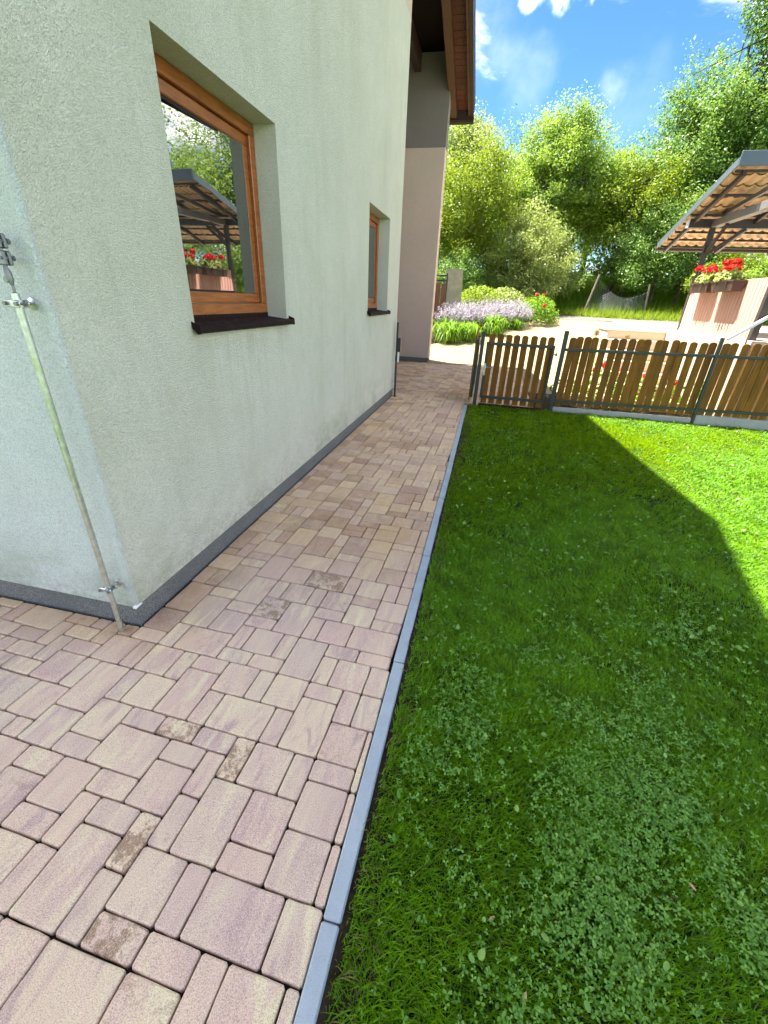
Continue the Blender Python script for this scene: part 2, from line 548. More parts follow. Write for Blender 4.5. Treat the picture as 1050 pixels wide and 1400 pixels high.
M['leaf_mid'] = leafmat('mid_green_leaves', (0.118, 0.228, 0.029), (0.196, 0.329, 0.046), (0.312, 0.431, 0.078), 0.42, (0.497, 0.635, 0.046), rough=0.45, spec=0.4)
M['leaf_dark'] = leafmat('dark_green_leaves', (0.078, 0.175, 0.025), (0.132, 0.249, 0.041), (0.223, 0.349, 0.070), 0.35, (0.312, 0.473, 0.050), rough=0.45, spec=0.4)
M['leaf_grey'] = leafmat('grey_green_leaves', (0.169, 0.239, 0.053), (0.264, 0.338, 0.083), (0.429, 0.476, 0.152), 0.38, (0.456, 0.521, 0.091), rough=0.45, spec=0.4)
M['bank'] = leafmat('bank_grass_blades', (0.12, 0.22, 0.012), (0.17, 0.27, 0.018), (0.24, 0.33, 0.03), 0.5, (0.38, 0.45, 0.02))
M['lily'] = leafmat('strap_leaves', (0.093, 0.216, 0.011), (0.145, 0.291, 0.018), (0.211, 0.368, 0.028), 0.4, (0.316, 0.456, 0.018))
M['catmint_leaf'] = leafmat('grey_catmint_leaves', (0.09, 0.14, 0.06), (0.13, 0.18, 0.09), (0.18, 0.22, 0.13), 0.3)
M['catmint_flower'] = leafmat('lilac_flowers', (0.324, 0.264, 0.370), (0.405, 0.348, 0.430), (0.495, 0.443, 0.474), 0.3)
M['red_flower'] = leafmat('red_petals', (0.55, 0.010, 0.008), (0.68, 0.018, 0.012), (0.78, 0.04, 0.02), 0.25, (0.8, 0.03, 0.02))
M['dark_red_flower'] = leafmat('dark_red_petals', (0.35, 0.012, 0.02), (0.45, 0.02, 0.03), (0.55, 0.04, 0.05), 0.25)
M['faded_flower'] = leafmat('faded_petals', (0.50, 0.33, 0.12), (0.56, 0.38, 0.16), (0.62, 0.45, 0.22), 0.3)
M['yellow_flower'] = leafmat('yellow_petals', (0.65, 0.42, 0.03), (0.75, 0.52, 0.05), (0.8, 0.6, 0.1), 0.3)
k = Mat('bark', (0.08, 0.06, 0.045), 0.9, 0.1)
v = k.coord('World')
k.color(k.ramp(k.noise(k.mapping(v, (6, 6, 1.5)), 2, 6, 0.7), [(0.3, (0.035, 0.028, 0.022)), (0.7, (0.13, 0.105, 0.08))]))
M['bark'] = k.m

M['carport_steel'] = Mat('dark_brown_painted_steel', (0.055, 0.040, 0.035), 0.5, 0.4).m
M['carport_grey'] = Mat('grey_painted_beam', (0.17, 0.155, 0.15), 0.5, 0.4).m
M['fascia'] = Mat('slate_grey_flashing', (0.10, 0.13, 0.15), 0.35, 0.5).m
k = Mat('tan_roof_sheet_underside', (0.5, 0.36, 0.24), 0.6, 0.3)
v = k.coord('World')
k.color(k.mix(k.maprange(k.noise(v, 6, 5), 0.4, 0.7), (0.76, 0.54, 0.34), (0.66, 0.46, 0.28)))
M['sheet'] = k.m
M['slat'] = timber('pink_brown_composite_slat', (0.622, 0.350, 0.269), (0.716, 0.412, 0.319), (0.792, 0.463, 0.353), (4, 4, 2), 0.6)
M['slat_back'] = Mat('dark_slat_gap', (0.05, 0.03, 0.025), 0.8).m
M['planter'] = Mat('brown_plastic_planter', (0.085, 0.045, 0.035), 0.5, 0.4).m
M['white_rail'] = Mat('white_painted_rail', (0.78, 0.78, 0.78), 0.4, 0.5).m
M['rail_post'] = Mat('bare_rail_post', (0.30, 0.24, 0.18), 0.5, 0.5).m
M['wire'] = Mat('grey_wire_mesh', (0.25, 0.26, 0.26), 0.5, 0.5, 0.6).m
M['dry_leaf'] = Mat('dry_leaf', (0.42, 0.28, 0.14), 0.8).m
M['old_wood'] = timber('weathered_fence_wood', (0.14, 0.11, 0.08), (0.24, 0.20, 0.15), (0.32, 0.28, 0.22), (15, 15, 2))
M['brown_plank'] = timber('brown_plank', (0.10, 0.05, 0.03), (0.17, 0.085, 0.05), (0.23, 0.12, 0.07), (15, 15, 2))


# ------------------------------------------------------------------ object helpers
ORIGIN = {}


def tag(o, label=None, cat=None, group=None, kind=None):
    if label:
        o['label'] = label
    if cat:
        o['category'] = cat
    if group:
        o['group'] = group
    if kind:
        o['kind'] = kind
    return o


def thing(name, loc, label, cat, group=None):
    o = bpy.data.objects.new(name, None)
    o.empty_display_size = 0.2
    COL.objects.link(o)
    o.location = loc
    ORIGIN[o.name] = Vector(loc)
    return tag(o, label, cat, group)


def link(name, me, parent=None, loc=(0, 0, 0), rot=(0, 0, 0)):
    o = bpy.data.objects.new(name, me)
    COL.objects.link(o)
    if parent is not None:
        o.parent = parent
    o.location = loc
    o.rotation_euler = rot
    return o


def root_origin(o):
    while o is not None and o.parent is not None:
        o = o.parent
    return ORIGIN.get(o.name, Vector((0, 0, 0))) if o is not None else Vector((0, 0, 0))


class MB:
    """collects polygons in world coordinates; build() makes one mesh object"""
    def __init__(self):
        self.v, self.f = [], []

    def add(self, vs_, fs_):
        b = len(self.v)
        self.v += [tuple(p) for p in vs_]
        self.f += [tuple(b + i for i in q) for q in fs_]
        return self

    def box(self, x0, x1, y0, y1, z0, z1, bev=0.0):
        return self.obox(((x0 + x1) / 2, (y0 + y1) / 2, (z0 + z1) / 2), (x1 - x0, y1 - y0, z1 - z0), None, bev)

    def obox(self, c, s, mat=None, bev=0.0):
        hx, hy, hz = s[0] / 2, s[1] / 2, s[2] / 2
        mat = mat or Matrix.Identity(3)
        c = Vector(c)
        b = min(bev, hx * 0.9, hy * 0.9, hz * 0.9)
        if b <= 0:
            vs_ = [c + mat @ Vector((sx * hx, sy * hy, sz * hz)) for sx in (-1, 1) for sy in (-1, 1) for sz in (-1, 1)]
            return self.add(vs_, [(0, 1, 3, 2), (4, 6, 7, 5), (0, 4, 5, 1), (2, 3, 7, 6), (0, 2, 6, 4), (1, 5, 7, 3)])
        vs_, ids = [], {}
        for sx in (-1, 1):
            for sy in (-1, 1):
                for sz in (-1, 1):
                    for ax in range(3):
                        p = [sx * (hx - b), sy * (hy - b), sz * (hz - b)]
                        p[ax] = (sx * hx, sy * hy, sz * hz)[ax]
                        ids[(sx, sy, sz, ax)] = len(vs_)
                        vs_.append(c + mat @ Vector(p))
        fs = []
        for ax in range(3):
            o1, o2 = [i for i in range(3) if i != ax]
            for s_ in (-1, 1):
                q = []
                for a, d in ((-1, -1), (1, -1), (1, 1), (-1, 1)):
                    k_ = [0, 0, 0]
                    k_[ax], k_[o1], k_[o2] = s_, a, d
                    q.append(ids[(*k_, ax)])
                fs.append(q)
        for ax in range(3):
            o1, o2 = [i for i in range(3) if i != ax]
            for a in (-1, 1):
                for d in (-1, 1):
                    e = []
                    for s_, axx in ((-1, o1), (1, o1), (1, o2), (-1, o2)):
                        k_ = [0, 0, 0]
                        k_[ax], k_[o1], k_[o2] = s_, a, d
                        e.append(ids[(*k_, axx)])
                    fs.append(e)
        for sx in (-1, 1):
            for sy in (-1, 1):
                for sz in (-1, 1):
                    fs.append([ids[(sx, sy, sz, a)] for a in range(3)])
        return self.add(vs_, fs)

    def bar(self, a, b, w, h, bev=0.0, upv=(0, 0, 1)):
        a, b = Vector(a), Vector(b)
        d = (b - a)
        L = d.length
        d.normalize()
        u = Vector(upv)
        x = d.cross(u).normalized()
        z = x.cross(d).normalized()
        m = Matrix((x, d, z)).transposed()
        return self.obox((a + b) / 2, (w, L, h), m, bev)

    def tube(self, pts, radii, n=8, cap=True):
        pts = [Vector(p) for p in pts]
        if isinstance(radii, (int, float)):
            radii = [radii] * len(pts)
        rings = []
        for i, p in enumerate(pts):
            d = (pts[min(i + 1, len(pts) - 1)] - pts[max(i - 1, 0)]).normalized()
            r = Vector((0, 0, 1)) if abs(d.z) < 0.9 else Vector((1, 0, 0))
            x = d.cross(r).normalized()
            y = d.cross(x).normalized()
            rings.append([p + (x * math.cos(2 * math.pi * k_ / n) + y * math.sin(2 * math.pi * k_ / n)) * radii[i] for k_ in range(n)])
        vs_ = [q for rg in rings for q in rg]
        fs = []
        for i in range(len(pts) - 1):
            for k_ in range(n):
                a, b = i * n + k_, i * n + (k_ + 1) % n
                fs.append((a, a + n, b + n, b))
        if cap:
            fs.append(tuple(range(n)))
            fs.append(tuple(reversed(range((len(pts) - 1) * n, len(pts) * n))))
        return self.add(vs_, fs)

    def quad(self, a, b, c, d):
        return self.add([a, b, c, d], [(0, 1, 2, 3)])

    def prism(self, poly, axis, t0, t1):
        """poly: list of 2-D points in the two axes other than axis"""
        n = len(poly)
        oth = [i for i in range(3) if i != axis]
        vs_ = []
        for t in (t0, t1):
            for p in poly:
                q = [0, 0, 0]
                q[axis] = t
                q[oth[0]], q[oth[1]] = p
                vs_.append(q)
        fs = [tuple(range(n)), tuple(reversed(range(n, 2 * n)))]
        fs += [(i, i + n, (i + 1) % n + n, (i + 1) % n) for i in range(n)]
        return self.add(vs_, fs)

    def mesh(self, name, mat, org=(0, 0, 0), smooth=False, fix=True):
        me = bpy.data.meshes.new(name)
        o = Vector(org)
        me.from_pydata([(p[0] - o.x, p[1] - o.y, p[2] - o.z) for p in self.v], [], self.f)
        if mat:
            me.materials.append(M[mat])
        if fix:
            import bmesh
            bm = bmesh.new()
            bm.from_mesh(me)
            bmesh.ops.recalc_face_normals(bm, faces=bm.faces)
            bm.to_mesh(me)
            bm.free()
        if smooth:
            me.polygons.foreach_set('use_smooth', [True] * len(me.polygons))
            try:
                me.set_sharp_from_angle(angle=math.radians(40))
            except Exception:
                pass
        me.update()
        return me

    def build(self, name, mat, parent=None, smooth=False, fix=True):
        return link(name, self.mesh(name, mat, root_origin(parent), smooth, fix), parent)


def np_mesh(name, V, faces_n, loops, mat, org=(0, 0, 0), smooth=False):
    """fast mesh: V (n,3), faces_n list of face sizes (np), loops flat vertex index array"""
    me = bpy.data.meshes.new(name)
    V = np.asarray(V, np.float32) - np.asarray(org, np.float32)
    faces_n = np.asarray(faces_n, np.int32)
    loops = np.asarray(loops, np.int32)
    me.vertices.add(len(V))
    me.vertices.foreach_set('co', V.ravel())
    me.loops.add(len(loops))
    me.loops.foreach_set('vertex_index', loops)
    me.polygons.add(len(faces_n))
    st = np.concatenate(([0], np.cumsum(faces_n)[:-1])).astype(np.int32)
    me.polygons.foreach_set('loop_start', st)
    if smooth:
        me.polygons.foreach_set('use_smooth', np.ones(len(faces_n), bool))
    me.materials.append(M[mat])
    me.update(calc_edges=True)
    me.validate()
    return me


def np_obj(name, V, fn, lp, mat, parent=None, smooth=False):
    return link(name, np_mesh(name, V, fn, lp, mat, root_origin(parent), smooth), parent)


def unit(a):
    return a / np.maximum(np.linalg.norm(a, axis=-1, keepdims=True), 1e-9)


def leaf_quads(C, N, size, rng, aspect=0.55, droop=None):
    """diamond leaves at C with normals N"""
    n = len(C)
    t = rng.normal(size=(n, 3))
    if droop is not None:
        t = t * 0.6 + droop
    t = unit(t - N * np.sum(t * N, 1, keepdims=True))
    b = np.cross(N, t)
    s = (size * rng.uniform(0.65, 1.25, n))[:, None]
    fold = N * s * 0.18
    V = np.stack([C - t * s * 0.5, C + b * s * aspect * 0.5 + fold, C + t * s * 0.6, C - b * s * aspect * 0.5 + fold], 1).reshape(-1, 3)
    lp = np.arange(4 * n)
    return V, np.full(n, 4), lp


def terrain(x, y):
    if y < 13:
        z = 0.0
    elif y < 22:
        z = 0.12 * (y - 13)
    elif y < 24.6:
        z = 1.08 + 0.05 * (y - 22)
    elif y < 34:
        z = 1.21 + 0.24 * (y - 24.6)
    else:
        z = 3.466 + 0.06 * (y - 34)
    return z


# ------------------------------------------------------------------ GROUND
def sheet(name, xs, ys, zf, mat, label, cat=None, kind='structure'):
    xs, ys = list(xs), list(ys)
    V = [(x, y, zf(x, y)) for y in ys for x in xs]
    nx = len(xs)
    mb = MB()
    mb.add(V, [(j * nx + i, j * nx + i + 1, (j + 1) * nx + i + 1, (j + 1) * nx + i) for j in range(len(ys) - 1) for i in range(nx - 1)])
    o = mb.build(name, mat)
    tag(o, label, cat, None, kind)
    return o


YS = [-120, -40, -10, 0, 7.6, 13] + [13 + i for i in range(1, 23)] + [40, 60, 120, 400, 900]
sheet('terrain', [-700, -200, -60, -20, -8, -3, 0, 4, 8, 14, 25, 60, 200, 700], YS,
      lambda x, y: terrain(x, y) - 0.06, 'meadow', 'grassy ground that rises to a bank under the trees')

XW, YC, YE = -1.582, 1.3935, 7.9
KX0, KX1 = -0.236, -0.182
sheet('lawn', np.linspace(-0.10, 7.5, 20), np.linspace(-3, 7.56, 24),
      lambda x, y: -0.006 + 0.005 * math.sin(x * 3.1 + y) * math.cos(y * 2.3), 'lawn', 'soil under the mown lawn')
sheet('soil_strip', [KX1 - 0.01, -0.14, -0.10, -0.06], np.linspace(-3, 7.6, 60),
      lambda x, y: -0.006 + 0.005 * math.sin(y * 9.1 + x * 40) + 0.003 * math.sin(y * 31), 'soil', 'bare dark soil strip between kerb and lawn')
yard_x = [-6, -2.6, -0.2, 1.5, 2.7, 3.9, 6.0]
sheet('yard_paving', yard_x, [12.55] + [13 + 0.75 * i for i in range(13)],
      lambda x, y: terrain(x, y) - 0.012, 'yard', 'sunlit yellowish paved yard beyond the gate')
sheet('gravel_track', [-3, 0, 2, 4, 6, 9, 14, 30], [22.0, 22.7, 23.6, 24.6],
      lambda x, y: terrain(x, y) + 0.012 + 0.02 * math.sin(x * 2 + y), 'gravel', 'grey gravel track at the foot of the bank')
sheet('border_soil', [-0.1, 1.0, 2.0, 2.7, 3.88], [7.72, 8.2, 8.8, 9.3],
      lambda x, y: -0.01, 'soil', 'planted soil border behind the picket fence')
sheet('yard_apron', [0.9, 2.0, 2.9, 3.88], [9.3, 10.4, 11.6, 12.6], lambda x, y: -0.018, 'yard', 'paving in front of the stone steps')

# ------------------------------------------------------------------ PAVED PATH
MOD = 0.0832
PH = (-0.0381, 0.0246)
ROT = -0.02618
cR, sR = math.cos(ROT), math.sin(ROT)


def g2w(i, j):
    qx, qy = i * MOD + PH[0], j * MOD + PH[1]
    return (qx * cR - qy * sR, qx * sR + qy * cR)


def w2g(x, y):
    return ((x * cR + y * sR - PH[0]) / MOD, (-x * sR + y * cR - PH[1]) / MOD)


READ = ("-13,3,2,3;-14,3,1,2;-11,5,1,2;-11,3,1,2;-10,4,2,2;-8,4,1,2;-7,4,3,2;-10,3,2,1;-8,3,2,1;-7,6,2,1;-5,6,2,2;-5,10,2,1;"
        "-5,11,2,2;-7,11,2,3;-8,11,1,2;-11,11,3,2;-8,9,2,2;-6,9,1,2;-9,9,1,2;-11,10,2,1;-10,8,1,2;-9,6,2,3;-7,7,2,2;-12,11,1,2;"
        "-10,13,1,2;-9,13,2,2;-7,14,2,1;-5,13,1,2;-6,15,2,2;-19,10,2,3;-17,11,1,2;-16,11,2,2;-20,11,1,2;-22,11,2,2;-21,9,2,2;"
        "-19,8,2,2;-17,9,2,2;-15,10,2,1;-14,11,2,3;-13,10,2,1;-15,8,3,2;-12,9,2,1;-17,8,2,1;-12,7,2,2;-14,7,2,1;-16,6,2,2;"
        "-18,7,2,1;-14,5,1,2;-13,6,2,1;-16,5,2,1;-18,5,2,2;-10,6,1,2;-24,11,2,1;-23,12,1,2;-22,13,2,1;-20,13,2,2;-18,13,1,2;"
        "-17,13,2,2;-25,12,2,1;-24,13,1,2;-23,14,2,1;-21,14,1,2;-26,13,2,1;-27,14,3,2;-24,15,2,1;-19,16,2,2;-19,15,2,1;"
        "-17,17,2,3;-15,17,2,2;-17,15,1,2;-16,15,3,2;-13,16,1,2;-12,16,2,2;-10,16,1,2;-13,18,2,1;-13,19,2,2;-11,18,2,3;"
        "-9,18,1,2;-8,18,2,2;-9,20,2,1;-7,20,2,2;-7,22,2,1;-9,21,2,2;-10,21,1,2;-12,21,2,2;-13,21,1,2;-15,20,2,3;-15,19,2,1;"
        "-17,20,2,1;-11,23,3,2;-8,23,1,2;-7,23,2,2;-7,17,2,1;-9,15,2,3;-7,15,1,2;-13,15,2,1;-11,15,2,1;-15,13,1,2;-14,14,2,1;"
        "-12,13,2,2;-4,4,2,2;-5,8,2,2;-4,13,2,2;-4,15,2,2;-6,18,3,2;-5,20,2,1;-5,21,2,2;-5,17,2,1;-3,10,2,3;-3,6,2,2;-11,1,3,2;"
        "-13,0,2,3;-8,1,2,2;-6,2,1,2;-5,2,2,2;-3,2,2,2;-17,1,2,2;-15,1,2,2;-20,6,2,2")
stones, occ = [], {}
for t in READ.split(';'):
    i, j, w, d = map(int, t.split(','))
    if any((a, b) in occ for a in range(i, i + w) for b in range(j, j + d)):
        continue
    for a in range(i, i + w):
        for b in range(j, j + d):
            occ[(a, b)] = 1
    stones.append((i, j, w, d))


def in_path(x, y):
    if y < -0.75 or y > 12.62:
        return False
    if y < YC - 0.02:
        return -3.6 < x < KX0
    if y < YE:
        return XW - 0.01 < x < KX0
    return -2.7 < x < (KX0 if y < 7.7 else 0.95)


SHAPES = [(2, 2), (2, 2), (2, 2), (2, 1), (2, 1), (1, 2), (1, 2), (3, 2), (2, 3)]
prng = random.Random(5)


def cell_in(i, j):
    x, y = g2w(i + 0.5, j + 0.5)
    return in_path(x, y) or any(in_path(*g2w(i + a, j + b)) for a in (0.02, 0.98) for b in (0.02, 0.98))


def place(shapes):
    for j in range(-12, 158):
        for i in range(-50, 20):
            if (i, j) in occ or not cell_in(i, j):
                continue
            sh = list(shapes)
            prng.shuffle(sh)
            best = None
            for (w, d) in sh:
                ok = all((a, b) not in occ for a in range(i, i + w) for b in range(j, j + d))
                if ok:
                    # avoid leaving a lone cell to the right in this row
                    lone = ((i + w, j) not in occ and (i + w + 1, j) in occ)
                    if not lone:
                        best = (w, d)
                        break
                    best = best or (w, d)
            if best is None:
                best = (1, 1)
            w, d = best
            for a in range(i, i + w):
                for b in range(j, j + d):
                    occ[(a, b)] = 1
            stones.append((i, j, w, d))


place(SHAPES)


def clip(poly, a, b, c):
    """keep a*x+b*y<=c"""
    out = []
    for k_ in range(len(poly)):
        p, q = poly[k_], poly[(k_ + 1) % len(poly)]
        dp, dq = a * p[0] + b * p[1] - c, a * q[0] + b * q[1] - c
        if dp <= 0:
            out.append(p)
        if dp * dq < 0:
            t = dp / (dp - dq)
            out.append((p[0] + (q[0] - p[0]) * t, p[1] + (q[1] - p[1]) * t))
    return out


def inset(poly, d):
    n = len(poly)
    area = sum(poly[i][0] * poly[(i + 1) % n][1] - poly[(i + 1) % n][0] * poly[i][1] for i in range(n))
    sgn = 1 if area > 0 else -1
    out = []
    for i in range(n):
        p0, p1, p2 = Vector(poly[i - 1]), Vector(poly[i]), Vector(poly[(i + 1) % n])
        e1, e2 = (p1 - p0), (p2 - p1)
        if e1.length < 1e-6 or e2.length < 1e-6:
            continue
        e1.normalize()
        e2.normalize()
        n1, n2 = Vector((-e1.y, e1.x)) * sgn, Vector((-e2.y, e2.x)) * sgn
        den = 1 + n1.dot(n2)
        if den < 0.15:
            den = 0.15
        out.append(tuple(p1 + (n1 + n2) * (d / den)))
    return out


def paver_geo(poly, rg, hgt=0.05):
    """rounded, chamfered slab from a convex outline (z=0 at the top); returns verts, faces"""
    p = inset(poly, 0.0028)
    n = len(p)
    rc = 0.0062
    ring = []
    for i in range(n):
        a, b, c_ = Vector(p[i - 1]), Vector(p[i]), Vector(p[(i + 1) % n])
        la, lc = (a - b).length, (c_ - b).length
        ring.append(tuple(b + (a - b).normalized() * min(rc, la * 0.3)))
        ring.append(tuple(b + (c_ - b).normalized() * min(rc, lc * 0.3)))
        # a slightly uneven edge
        if lc > 0.06:
            e = (c_ - b).normalized()
            nn = Vector((-e.y, e.x))
            for t in (0.34, 0.67):
                ring.append(tuple(b + (c_ - b) * (t + rg.uniform(-.06, .06)) + nn * rg.uniform(-0.0020, 0.0012)))
    m_ = len(ring)
    cx = sum(q[0] for q in ring) / m_
    cy = sum(q[1] for q in ring) / m_

    def shrink(d):
        o_ = []
        for q in ring:
            v_ = Vector((cx - q[0], cy - q[1]))
            L = max(v_.length, 1e-6)
            o_.append((q[0] + v_.x / L * d, q[1] + v_.y / L * d))
        return o_
    r1, r2 = shrink(0.0025), shrink(0.0065)
    V = [(q[0], q[1], -hgt) for q in ring] + [(q[0], q[1], -0.0060) for q in ring] + [(q[0], q[1], -0.0018) for q in r1] + [(q[0], q[1], rg.uniform(-0.0003, 0.0003)) for q in r2]
    F = []
    for L in range(3):
        for i in range(m_):
            a, b = L * m_ + i, L * m_ + (i + 1) % m_
            F.append((a, b, b + m_, a + m_))
    F.append(tuple(range(3 * m_, 4 * m_)))
    return V, F


path_base = sheet('paved_path', [-3.7, -2.7, XW, KX0 - 0.001], [-0.8, 0.5, YC, 4, YE, 10, 12.7], lambda x, y: -0.020, 'joint',
                  'footpath of marbled pink and cream pavers along the house wall')
ext = sheet('path_bed', [KX0 + 0.001, 0.4, 0.95], [7.72, 9, 11, 12.7], lambda x, y: -0.0205, 'joint', 'dark joint sand under the paving beyond the gate')

HPLANES_NEAR = [(1, 0, KX0 - 0.001)]
shape_mesh = {}
entries = []
for (i, j, w, d) in stones:
    corners = [g2w(i, j), g2w(i + w, j), g2w(i + w, j + d), g2w(i, j + d)]
    cx, cy = g2w(i + w / 2, j + d / 2)
    poly = list(corners)
    full = True
    for (a, b, c_) in (([(1, 0, KX0 - 0.001)] if cy < 7.72 else [(1, 0, 0.95)]) +
                       ([(-1, 0, -(XW + 0.001))] if (YC - 0.02 < cy < YE and XW - 0.01 < cx < XW + 0.2) else []) +
                       ([(0, 1, YC - 0.001)] if (cx <= XW - 0.01 and cy < YE) else []) + [(0, 1, 12.6)]):
        if any(a * q[0] + b * q[1] > c_ + 1e-5 for q in poly):
            full = False
            poly = clip(poly, a, b, c_)
            if len(poly) < 3:
                break
    if len(poly) < 3:
        continue
    xs_, ys_ = [q[0] for q in poly], [q[1] for q in poly]
    if max(xs_) - min(xs_) < 0.018 or max(ys_) - min(ys_) < 0.018:
        continue
    area = abs(sum(poly[k_][0] * poly[(k_ + 1) % len(poly)][1] - poly[(k_ + 1) % len(poly)][0] * poly[k_][1] for k_ in range(len(poly)))) / 2
    P_ = Vector((cx, cy, 0)) - CAM
    xc, yc_, zc = P_.dot(rt2), P_.dot(up2), P_.dot(fw)
    vis = zc > 0.1 and abs(xc / zc) < 0.98 and abs(yc_ / zc) < 1.32
    score = area * 1.6 / P_.length ** 3 if vis else 0
    entries.append((score, (i, j, w, d), poly, full, (cx, cy)))
entries.sort(key=lambda e: -e[0])
field = MB()
STAINED = {(-10, 3), (-9, 9), (-13, 10), (-11, 5), (-13, 19), (-11, 23)}
prg = random.Random(3)
for n_, (score, (i, j, w, d), poly, full, (cx, cy)) in enumerate(entries):
    dz = prg.uniform(-0.0012, 0.0012)
    if n_ < 300:
        if full:
            key = (w, d, prg.randrange(3))
            if key not in shape_mesh:
                V, F = paver_geo([(-w * MOD / 2, -d * MOD / 2), (w * MOD / 2, -d * MOD / 2), (w * MOD / 2, d * MOD / 2), (-w * MOD / 2, d * MOD / 2)], prg)
                mb = MB()
                mb.add(V, F)
                shape_mesh[key] = mb.mesh('paver', 'paver')
            me = shape_mesh[key]
            if (i, j) in STAINED:
                me = me.copy()
                me.materials[0] = M['stained_paver']
            o = link('paver', me, path_base, (cx, cy, dz), (prg.gauss(0, .0025), prg.gauss(0, .0025), ROT + (math.pi if prg.random() < 0.5 else 0) + prg.gauss(0, 0.004)))
        else:
            mx, my = sum(q[0] for q in poly) / len(poly), sum(q[1] for q in poly) / len(poly)
            V, F = paver_geo([(q[0] - mx, q[1] - my) for q in poly], prg)
            mb = MB()
            mb.add(V, F)
            o = link('paver', mb.mesh('paver', 'paver'), path_base, (mx, my, dz))
    else:
        V, F = paver_geo(poly, prg)
        field.add([(x, y, z + dz) for (x, y, z) in V], F)
o = field.build('paver_field', 'paver', path_base)
o['kind'] = 'stuff'

# kerb stones
kerb = MB().box(KX0 + 0.004, KX1 - 0.004, -1.0, 7.6, -0.25, -0.03).build('kerb', 'kerb')
tag(kerb, 'narrow grey concrete kerb between path and lawn', None, None, 'structure')
yk = -0.492
while yk < 7.5:
    y1 = min(yk + 1.0, 7.6)
    dx = random.uniform(-0.002, 0.002)
    mb = MB()
    mb.box(KX0 + dx, KX1 + dx, yk + 0.0025, y1 - 0.0025, -0.2, 0.003 + random.uniform(-.002, .002), 0.005)
    mb.build('kerb_stone', 'kerb', kerb)
    yk += 1.0

# ------------------------------------------------------------------ HOUSE
HO = (-5.0, 5.0, 0.0)
house = thing('house', HO, 'cream stucco house with orange-brown windows, grey plinth and dark timber eaves', 'house')
ZP = 0.125
ZM = 4.95
WIN = [(2.236, 3.424), (5.9145, 7.0706)]
ZB, ZT = 1.42, 2.614
DEP = 0.172
XV = -1.07                                   # verge edge
YR_, ZR_ = 4.95, 8.045                        # ridge over the window wall


def roof_z(y):
    return 5.7 + 0.265 * (13.8 - y) if y >= YR_ else ZR_ - 0.52 * (YR_ - y)


def grid_wall(mb, ys, zs, hole, xf):
    idx = {}
    for a, y in enumerate(ys):
        for b, z in enumerate(zs):
            idx[(a, b)] = len(mb.v)
            mb.v.append((xf(y, z), y, z))
    for a in range(len(ys) - 1):
        for b in range(len(zs) - 1):
            if hole((ys[a] + ys[a + 1]) / 2, (zs[b] + zs[b + 1]) / 2):
                continue
            mb.f.append((idx[(a, b)], idx[(a + 1, b)], idx[(a + 1, b + 1)], idx[(a, b + 1)]))


mb = MB()
ys = sorted(set([YC, 1.6, 1.8, 2.0, 2.6, 3.0, 3.8, 4.3, 4.8, 5.4, 6.4, 7.4, YE] + [q for w_ in WIN for q in w_]))
zs = sorted(set([ZP, 0.3, 0.6, 0.9, 1.15, 1.7, 2.0, 2.3, 2.9, 3.4, 4.0, 4.5, ZM, ZB, ZT]))


def is_hole(y, z):
    return ZB < z < ZT and any(a < y < b for a, b in WIN)


grid_wall(mb, ys, zs, is_hole, lambda y, z: XW)
for (a, b) in WIN:
    x1 = XW - DEP
    mb.quad((XW, a, ZT), (XW, b, ZT), (x1, b, ZT), (x1, a, ZT))
    mb.quad((XW, b, ZB), (x1, b, ZB), (x1, b, ZT), (XW, b, ZT))
    mb.quad((XW, a, ZB), (XW, a, ZT), (x1, a, ZT), (x1, a, ZB))
    mb.quad((XW, a, ZB), (x1, a, ZB), (x1, b, ZB), (XW, b, ZB))
# near side face and far return
mb.quad((XW, YE, ZP), (-9.5, YE, ZP), (-9.5, YE, ZM), (XW, YE, ZM))
mb.quad((-9.5, YC, ZP), (XW, YC, ZP), (XW, YE, ZP), (-9.5, YE, ZP))
mb.build('wall', 'stucco', house, fix=False)
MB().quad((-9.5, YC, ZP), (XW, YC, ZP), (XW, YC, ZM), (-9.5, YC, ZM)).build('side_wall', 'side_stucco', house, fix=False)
# stucco corner: a worn arris standing a few mm proud
mb = MB()
crg = random.Random(8)
prev = None
z = ZP
while z < 3.2:
    z1 = z + 0.05
    e0 = crg.uniform(0.003, 0.007)
    ring0 = prev or [(XW - 0.028, YC - 0.0012, z), (XW - 0.010, YC - e0, z), (XW + e0 * .5, YC - e0 * .6, z), (XW + e0, YC + 0.008, z), (XW + 0.0012, YC + 0.024, z)]
    ring1 = [(XW - 0.028, YC - 0.0012, z1), (XW - 0.010, YC - e0, z1), (XW + e0 * .5, YC - e0 * .6, z1), (XW + e0, YC + 0.008, z1), (XW + 0.0012, YC + 0.024, z1)]
    for k_ in range(4):
        mb.quad(ring0[k_], ring0[k_ + 1], ring1[k_ + 1], ring1[k_])
    prev = ring1
    z = z1
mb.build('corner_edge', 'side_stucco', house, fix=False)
mb = MB()
mb.add([(XW - 0.012, YC - 0.006, ZP - 0.004), (XW + 0.007, YC - 0.007, ZP - 0.004), (XW + 0.007, YC + 0.045, ZP - 0.001), (XW + 0.005, YC + 0.03, ZP + 0.009),
        (XW + 0.006, YC + 0.004, ZP + 0.012), (XW - 0.002, YC - 0.006, ZP + 0.016), (XW - 0.012, YC - 0.005, ZP + 0.006)],
       [(0, 1, 5, 6), (1, 4, 5), (1, 2, 3, 4)])
mb.build('chipped_corner_bead', 'white_bead', house, fix=False)
